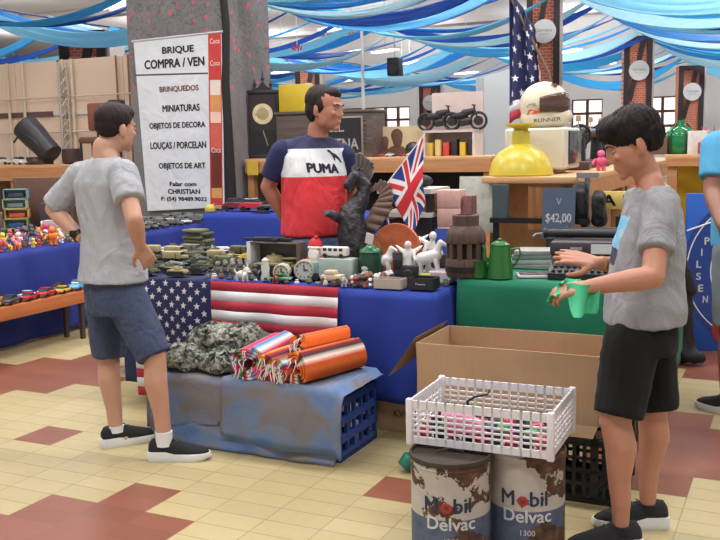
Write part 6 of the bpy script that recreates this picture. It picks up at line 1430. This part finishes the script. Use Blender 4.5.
# things below the counter end
t = thing('black_shelf', 'black narrow shelf board on legs in front of the counter end panel', 'shelf', G(2.29, 2.035, 0), YW); MB().box((0, 0, 1.03), (.6, .07, .03), M((22, 22, 26), .35)).obj('board', t)
for a in (-.27, .27): MB().box((a, 0, .51), (.03, .03, 1.03), dkp).obj('leg', t)
mb = MB(); mb.box((0, 0, .1), (.09, .06, .2), M((70, 84, 90), .6)); tag(mb.obj('book', loc=G(2.05, 2.035, 1.046), rz=YW), 'grey-green book standing on the black shelf board, right of the pink boxes', 'book')
c = G(2.53, 1.97, ZG); c = G(2.585, 2.01, 0); t = thing('chalkboard', 'small slate board with chalked price leaning behind the typewriters', 'board', G(uv(pv(558, 230, 1.93))[0], 1.93, ZG-.04), YW+.1)
Rt = RX(-.16); bd = MB().box((0, .02, .32), (.19, .012, .3), M((66, 80, 104), .6, var=.15, vs=14), Rt).obj('slate', t); MB().box((0, .015, .085), (.14, .03, .17), M((60, 60, 64), .6)).obj('stand', t)
ch = M((222, 224, 228), .8); fx = Rt @ Vec((0, 0, 1)); fit_text('$42,00', Vec((.0, .02, .32))+Rt @ Vec((0, -.008, -.03)), .15, .06, ch, t, Vec((1, 0, 0)), fx, bold=.04); fit_text('V', Vec((.0, .02, .32))+Rt @ Vec((.0, -.008, .07)), .03, .04, M((150, 160, 176), .8), t, Vec((1, 0, 0)), fx)
def tripod():
    global TU
    c = G(uv(pv(587, 220, 2.1))[0], 2.1, 0); TU = uv(c)[0]; t = thing('tripod_easel', 'grey folding tripod with black bags hung over it, behind the typewriters', 'tripod', c, YW); g = M((140, 140, 146), .4, .6)
    for a in range(3): MB().tube([(.0, 0, 1.05), (.1*cos(a*2.1+.4), .1*sin(a*2.1+.4), 0)], .012, g, 8).obj('leg', t)
    MB().cyl((0, 0, 1.0), (0, 0, 1.3), .016, g).obj('column', t); MB().box((0, 0, 1.3), (.12, .06, .03), g).obj('head', t)
tripod()
for k, (du, z, s) in enumerate(((-.03, 1.0, 1.0), (.08, .98, .9))):
    mb = MB(); cap(mb, (0, 0, .06), .05*s, (0, 0, .22*s), .045*s, None); mb.box((0, -.03, .14), (.08*s, .05, .16*s), None, None, .02); me = remesh(mb, .01, 2); wrinkle(me, .008, 18, k); o = link('camera_bag', me, [M((28, 28, 32), .6)], None, G(TU+du, 2.05, z), YW, 180); tag(o, 'black camera bag hanging %s the tripod behind the typewriters' % ('on the left of' if k == 0 else 'on the right of'), 'bag')
c = G(3.02, 1.9, 1.0); c = G(2.98, 2.05, 0); t = thing('licence_plate', 'old yellow number plate on a dark stand behind the typewriters, left of the boy', 'plate', G(uv(pv(620, 204, 2.3))[0], 2.3, 0), YW+.05)
pz = 1.14; MB().box((0, 0, pz), (.3, .012, .11), M((222, 196, 110), .5, var=.15, vs=20), None, .004).obj('plate', t); fit_text('A 59', Vec((.01, -.008, pz)), .24, .07, M((40, 38, 40), .6), t, Vec((1, 0, 0)), Z3, bold=.06); MB().box((0, .02, .52), (.05, .03, 1.04), dkp).obj('stand', t); MB().box((0, .02, .01), (.25, .15, .02), dkp).obj('foot', t)
for i, (u, cl, s, lb) in enumerate(((2.62, (120, 40, 44), (.14, .2, .12), 'dark red box under the right counter, nearest the chalkboard'), (2.62, (60, 60, 70), (.12, .3, .2), 'dark grey box under the right counter behind the dark red box'))):
    closed_box('box', lb, G(u+.1, 2.6+.5*i, 0), (s[0]*2, s[1], .9+.1*i), M(cl, .6))
# starred flag hanging from a leaning pole by the hut
def hanging_flag():
    c = G(2.12, 3.32, ZR); t = thing('flag', 'tall starred flag hanging limp from a leaning pole above the helmet', 'flag', c, YW); D = dep(c); J = lambda x, y, d=D: inv @ (at(x, y, d)-c)
    MB().tube([(0, 0, 0), J(549, 74), J(505, -14)], .011, M((120, 96, 84), .4, .3), 10).obj('pole', t); MB().cyl((0, 0, 0), (0, 0, .03), .07, dkp).obj('pole_foot', t)
    def P(a, b):   # a across the limp width, b downwards
        top = J(509+26*a, -14+43*a); bot = J(508+40*a, 124-20*a) if a < .7 else J(508+40*.7+ (a-.7)*20, 124-14-(a-.7)*50)
        return top.lerp(bot, b)+Vec((0, .035*sin(a*15+b*1.5), 0))
    us_cloth(t, P, Vec((0, -1, 0)), cant=(.93, .87), star=.03, nst=(7, 4))
hanging_flag()
# goods on the counter behind the boy
c = G(uv(pv(680, 148, 5.25))[0], 5.25, 1.36); t = thing('demijohn', 'green glass demijohn in a dark frame on the counter behind the boy', 'bottle', c, YW); gg = M((30, 120, 72), .1, var=.2, vs=14)
MB().lathe([(.1, 0), (.125, .03), (.13, .16), (.1, .22), (.04, .26), (.03, .3), (.036, .305), (.001, .306)], gg, n=28).obj('bottle', t)
for a in range(6): MB().tube([(.135*cos(a*pi/3), .135*sin(a*pi/3), 0), (.14*cos(a*pi/3), .14*sin(a*pi/3), .16), (.05*cos(a*pi/3), .05*sin(a*pi/3), .27)], .007, M((40, 36, 38), .5), 6).obj('frame_bar', t)
for x, cl, s, lb in ((660, (110, 84, 66), (.14, .14, .16), 'brown bundle left of the green demijohn'), (698, (216, 214, 210), (.16, .16, .2), 'white box right of the green demijohn'), (706, (176, 60, 70), (.1, .1, .1), 'small red box beside the white box on the far counter'), (712, (60, 52, 60), (.12, .12, .16), 'dark box at the right end of the far counter, beside the blue sleeve')): closed_box('box', lb, G(uv(pv(x, 148, 5.2))[0], 5.2 if x != 706 else 5.07, 1.361), s, M(cl, .6, var=.3, vs=20))
mb = MB(); rr = random.Random(3)
for k in range(26): a = rr.uniform(0, 6.28); b = rr.uniform(.1, .26); mb.tube([(0, 0, .0), (b*.5*cos(a), b*.4*sin(a), .1), (b*cos(a), b*.7*sin(a), .12+rr.random()*.14)], [.006, .012, .002], M((214, 90, 110), .7), 6)
tag(mb.obj('artificial_plant', loc=G(uv(pv(709, 140, 5.35))[0], 5.38, 1.36), rz=YW), 'spiky pink artificial plant at the right edge of the far counter', 'plant')
# beer board
def beer_board():
    c = at(707, 346, 6.6); c.z = 0; t = thing('beer_board', 'tall blue beer board with white lettering standing on the floor behind the boy', 'sign', c, YW+.35); J = lambda x, y: Matrix.Rotation(-(YW+.35), 3, 'Z') @ (at(x, y, 6.6)-c); k = 6.6/F
    bl = M((34, 92, 190), .45, var=.06); dk = M((24, 60, 140), .45); w_ = M((222, 226, 234), .5)
    mb = MB(); W2, Hh = .22, 1.12; mb.box((.06, 0, Hh/2), (.46, .03, Hh), bl, None, .006); mb.obj('board', t)
    cx, cz = .35, .58; cl = lambda p: Vec((min(.285, p[0]), p[1], min(1.1, max(.02, p[2]))))
    def arc(r0, r1, m, y, name):
        mb = MB(); A = [pi*.62+pi*.76*q/30 for q in range(31)]
        mb.prism([cl((cx+r0*cos(a), y, cz+r0*sin(a))) for a in A]+[cl((cx+r1*cos(a), y, cz+r1*sin(a))) for a in A[::-1]], (0, .0012, 0), m); return mb.obj(name, t)
    arc(.55, .34, dk, -.018, 'dark_band'); arc(.515, .507, w_, -.0195, 'white_arc'); arc(.35, .342, w_, -.0195, 'white_arc')
    mb = MB(); mb.tube([(-.165, -.017, .86), (.28, -.017, 1.02)], .006, w_, 6); mb.obj('white_line', t)
    for i, chh in enumerate('PILSEN'):
        a = pi*(.84+.064*i); fit_text(chh, Vec((cx+.43*cos(a), -.0205, cz+.43*sin(a))), .036 if chh != 'I' else .01, .052, w_, t, Vec((1, 0, 0)), Z3, bold=.06)
    fit_text('A', Vec((.16, -.0225, .98)), .1, .12, w_, t, Vec((.8, 0, .6)), Vec((-.6, 0, .8)), bold=.08); fit_text('ICA', Vec((.2, -.0225, .33)), .17, .1, w_, t, Vec((.7, 0, .7)), Vec((-.7, 0, .7)), bold=.08)
    mb = MB(); mb.cyl((.12, -.0215, .15), (.12, -.02, .15), .1, M((150, 36, 50), .5), n=28); mb.obj('badge', t); fit_text('JC', Vec((.12, -.0235, .15)), .09, .08, w_, t, Vec((1, 0, 0)), Z3, bold=.06)
beer_board()
mb = MB(); cap(mb, (0, 0, .07), .07, (0, .02, .5), .05, None); cap(mb, (.02, 0, .5), .05, (-.03, 0, .75), .02, None); cap(mb, (.03, -.03, .06), .055, (.1, -.05, .05), .03, None); me = remesh(mb, .015, 2); wrinkle(me, .02, 9, 3); zz = min(v.co.z for v in me.vertices)
o = link('black_sack', me, [M((22, 22, 26), .7)], None, at(684, 348, 6.2)*Vec((1, 1, 0))+Z3*-zz, 0, 180); tag(o, 'black cloth bag slumped on the floor between the boy and the beer board', 'bag')
# ---------------------------------------------------------------- timbered brick posts
def brick():
    t = NT('brickwork'); b = t.n('ShaderNodeTexBrick'); b.inputs['Color1'].default_value = rgba((190, 92, 66)); b.inputs['Color2'].default_value = rgba((206, 112, 84)); b.inputs['Mortar'].default_value = rgba((206, 176, 160)); b.inputs['Scale'].default_value = 4.2; b.inputs['Mortar Size'].default_value = .025
    m = t.n('ShaderNodeMapping'); m.inputs['Rotation'].default_value = (pi/2, 0, 0); t.l(t.tc.outputs['Object'], m.inputs[0]); t.l(m.outputs[0], b.inputs[0]); return t.done(b.outputs[0], .8)
bk_m = brick(); tim = M((48, 40, 44), .7)
def post(x0, x1, ytop, d, label, sign_y=None, side=6):
    a = at(x0, 110, d); b = at(x1, 110, d); w = (b-a).length*.97; c = at((x0+x1)/2, 110, d); zt = at((x0+x1)/2, ytop, d).z; t = thing('brick_post', label, 'post', (c.x, c.y, 0), YW*.35)
    MB().box((0, w*.4, zt/2), (w*.96, w*.8, zt), bk_m).obj('brick_core', t); f = .14*w/.75
    for s in (-1, 1): MB().box((s*(w/2-f/2), -.03, zt/2), (f, .09, zt), tim).obj('timber', t)
    for z in (zt-f/2, zt*.36): MB().box((0, -.03, z), (w-2*f, .085, f), tim).obj('timber', t)
    mb = MB(); mb.prism([(-w*.2, -.07, zt-1.75), (w*.28, -.07, zt-.1), (w*.1, -.07, zt-.1), (-w*.36, -.07, zt-1.75)], (0, .06, 0), tim); mb.obj('brace', t)
    MB().box((w/2+.03, w*.4, zt/2), (.06, w*.8, zt), M((206, 196, 196), .8)).obj('rendered_side', t)
    if sign_y:
        z = at((x0+x1)/2, sign_y, d).z; r = w*.36
        s = MB().cyl((w*.03, -.1, z), (w*.03, -.075, z), r, M((206, 208, 212), .6), n=32).obj('round_sign', t); fit_text('Serrano', Vec((w*.03, -.102, z+r*.1)), r*1.3, r*.3, M((120, 120, 126), .6), s, Vec((1, 0, 0)), Z3); MB().box((w*.03, -.102, z-r*.25), (r*.8, .003, r*.04), M((150, 150, 156), .6)).obj('underline', s)
post(623, 651, 37, 25.5, 'timbered brick post with a round sign, left of the two behind the boy', 71); post(678, 703, 66, 31, 'farther timbered brick post with a round sign at the right edge', 92)
post(526, 559, -30, 17.5, 'tall timbered brick post with a round sign behind the starred flag', 33); post(419, 441, 84, 33, 'small distant timbered brick post with a round sign, left of the hut', 103)
post(296, 321, 66, 29, 'timbered brick post with a round sign behind the head of the seller', 92); post(62, 112, 32, 18, 'brick post decorated with branches above the beige partition', None)
# ---------------------------------------------------------------- ceiling drapes
CB = [-16.5, -10.5, -5.1, -.3, 4.6, 9.5]; ZC = 4.2
pal = {'deep blue': (24, 92, 196), 'bright blue': (34, 150, 230), 'light blue': (130, 206, 238), 'sky blue': (66, 182, 240), 'pale cyan': (176, 222, 238)}
dm = {}
for n, c in pal.items():
    t = NT('drape'); nn = t.noise(6, 2, t.scl(1, 9, 1)); t.done(t.mix(nn, rgba([k*.9 for k in c]), rgba([min(255, k*1.08) for k in c])), .6)
    tr = t.n('ShaderNodeBsdfTranslucent'); tr.inputs[0].default_value = rgba(c); mx = t.n('ShaderNodeMixShader'); mx.inputs[0].default_value = .4; out = t.t.nodes['Material Output']; t.l(t.b.outputs[0], mx.inputs[1]); t.l(tr.outputs[0], mx.inputs[2]); t.l(mx.outputs[0], out.inputs[0]); dm[n] = t.m
def drape(p, q, sag, wdt, m, tw, seed):
    mb = MB(); L = (q-p); d = L.normalized(); sd = Vec((-d.y, d.x, 0))
    def f(a, b):
        s = p.lerp(q, a); g = 4*a*(1-a); ww = wdt*(.35+.65*min(1, g*1.6)); an = tw+.35*sin(a*3+seed)
        return s+Vec((0, 0, -sag*g))+(sd*cos(an)+Z3*sin(an))*((b-.5)*ww)+Vec((0, 0, .03*sin(b*14+a*5)*g))
    mb.grid(f, 26, 7, m, .006); return mb
rnd = random.Random(8); names = list(pal)
bay = ['far left bay', 'left bay', 'middle bay', 'right bay', 'far right bay']
for bi in range(5):
    seq = 0; v = 5.2 if bi > 0 else 7
    while v < 34:
        nm = ['deep blue', 'light blue', 'bright blue', 'pale cyan', 'deep blue', 'sky blue'][(seq+bi*2) % 6]
        p = G(CB[bi], v+rnd.uniform(-.3, .3), ZC); q = G(CB[bi+1], v+rnd.uniform(-.3, .3)+.5, ZC-.02)
        if seq < 28:
            o = drape(p, q, rnd.uniform(.3, .7)+ (.15 if 'deep' not in nm else 0), rnd.uniform(.26, .46) if nm != 'deep blue' else rnd.uniform(.18, .3), dm[nm], rnd.uniform(.25, .8), seq).obj('blue_drape', ang=180)
            tag(o, '%s drape under the ceiling, %s from the front in the %s' % (nm, ORD[seq] if seq < 20 else 'twenty-'+ORD[seq-20], bay[bi]), 'drape', 'cloth drapes under the ceiling')
        seq += 1; v += .72+.03*v*.6
for k, u in enumerate(CB[1:5]):
    p = G(u, 4.5, ZC+.03); q = G(u, 36.8, ZC+.03); mb = MB(); mb.tube([p.lerp(q, i/12)+Vec((0, 0, -.03*(i % 2))) for i in range(13)], .02, M((40, 60, 110), .6), 6); o = mb.obj('support_cable'); tag(o, 'thin dark cable holding the blue drapes, %s of four from the left' % ORD[k], 'cable')
mb = MB(); c = G(CB[2], 15.2, 0); mb.cyl((0, 0, 0), (0, 0, ZC-.05), .035, M((214, 214, 214), .5), n=12); tag(mb.obj('white_pole', loc=c), 'thin white pole holding up the drapes, right of the head of the seller', 'pole')
# ---------------------------------------------------------------- tube lamps, beams
gl = emis((255, 252, 246), 3.2); hs = M((206, 206, 208), .5); k = 0
spots = [(440, 12, 4.35), (326, 45, 4.5), (385, 51, 4.5), (334, 29, 4.8), (352, 52, 4.5), (410, 63, 4.4), (466, 73, 4.3), (402, 88, 4.2), (341, 80, 4.3), (355, 81, 4.3), (566, 52, 4.5), (602, 64, 4.5), (118, 5, 4.4), (282, 72, 4.3)]
for x, y, z in spots:
    p = px(x, y, z); 
    if uv(p)[1] > 36: p = pv(x, y, 35.0)
    t = thing('tube_light', 'twin fluorescent tube light hanging under the ceiling, %s in reading order from the brightest' % ORD[k] if False else 'white fluorescent tube light hanging under the ceiling', 'light', p, YW-.5, 'tube lights under the ceiling'); k += 1
    s = max(1.0, S(30, p)/1.35); MB().box((0, 0, .05), (1.35*s, .3*s, .05), hs).obj('housing', t)
    for b in (-.08, .08): MB().cyl((-.62*s, b*s, 0), (.62*s, b*s, 0), .032*s, gl, n=10).obj('tube', t)
    MB().cyl((0, 0, .07), (0, 0, 6.55-p.z), .012, hs, n=6).obj('hanger', t)
bm_m = M((150, 148, 154), .7)
for i, v in enumerate((14, 24, 34)):
    mb = MB(); mb.box((-4, v, 6.3), (40, .1, .1), bm_m); struct(mb.obj('trim_%d' % (i+1), loc=(OX, OY, 0), rz=YW))
# black loudspeaker hanging in the hall
c = at(395, 67, 22); t = thing('loudspeaker', 'black loudspeaker hanging among the drapes right of the white pole', 'loudspeaker', c, YW); MB().box((0, 0, 0), (.3, .3, .42), M((24, 24, 28), .6), None, .02).obj('cabinet', t); MB().cyl((0, -.16, -.05), (0, -.15, -.05), .11, M((44, 44, 48), .6), n=20).obj('cone', t); MB().cyl((0, 0, .2), (0, 0, 6.55-c.z), .015, hs, n=6).obj('hanger', t)
c = at(297, 48, 20); t = thing('hanging_sign', 'small red hanging sign above the post behind the seller', 'sign', c, YW+.3); fit_text('4MV', Vec((0, 0, 0)), .26, .14, M((190, 50, 60), .5), t, Vec((1, 0, 0)), Z3, bold=.1); MB().cyl((0, .01, .06), (0, .01, 6.55-c.z), .008, hs, n=6).obj('hanger', t)
# ---------------------------------------------------------------- light
w = bpy.data.worlds.new('world'); bpy.context.scene.world = w; w.use_nodes = True
bg = w.node_tree.nodes['Background']; bg.inputs[0].default_value = (.93, .96, 1.0, 1); bg.inputs[1].default_value = .68
def lamp(u, v, z, sx, sy, e, col=(1, .98, .95)):
    l = bpy.data.lights.new('tube_fill_light', 'AREA'); l.shape = 'RECTANGLE'; l.size = sx; l.size_y = sy; l.energy = e; l.color = col
    o = bpy.data.objects.new('tube_fill_light', l); C.objects.link(o); o.location = G(u, v, z); o.rotation_euler = (0, 0, YW); return o
for u in (-3.5, .5, 4.5):
    for v in (-2.5, 1.5, 5.5): lamp(u, v, 5.6, 2.4, .5, 118)
for u in (-9, -3, 3, 9):
    for v in (12, 20, 28): lamp(u, v, 5.8, 3, .6, 150)
for u in (-26, -19, -12, -5, 2, 9):
    for v in (3, 11, 19, 27, 34):
        l = lamp(u, v, 4.9, 3, .8, 115); l.rotation_euler = (pi, 0, YW)  # added upward fill lights that brighten the ceiling, apart from the modelled tubes
# prototypes that were never placed
for o in [o for o in C.objects if o.parent is None and o.get('label') in ('x',)]:
    for c in list(o.children_recursive): bpy.data.objects.remove(c)
    bpy.data.objects.remove(o)
sc = bpy.context.scene; sc.view_settings.view_transform = 'Standard'; sc.view_settings.look = 'None'; sc.view_settings.exposure = .12; sc.view_settings.gamma = 1
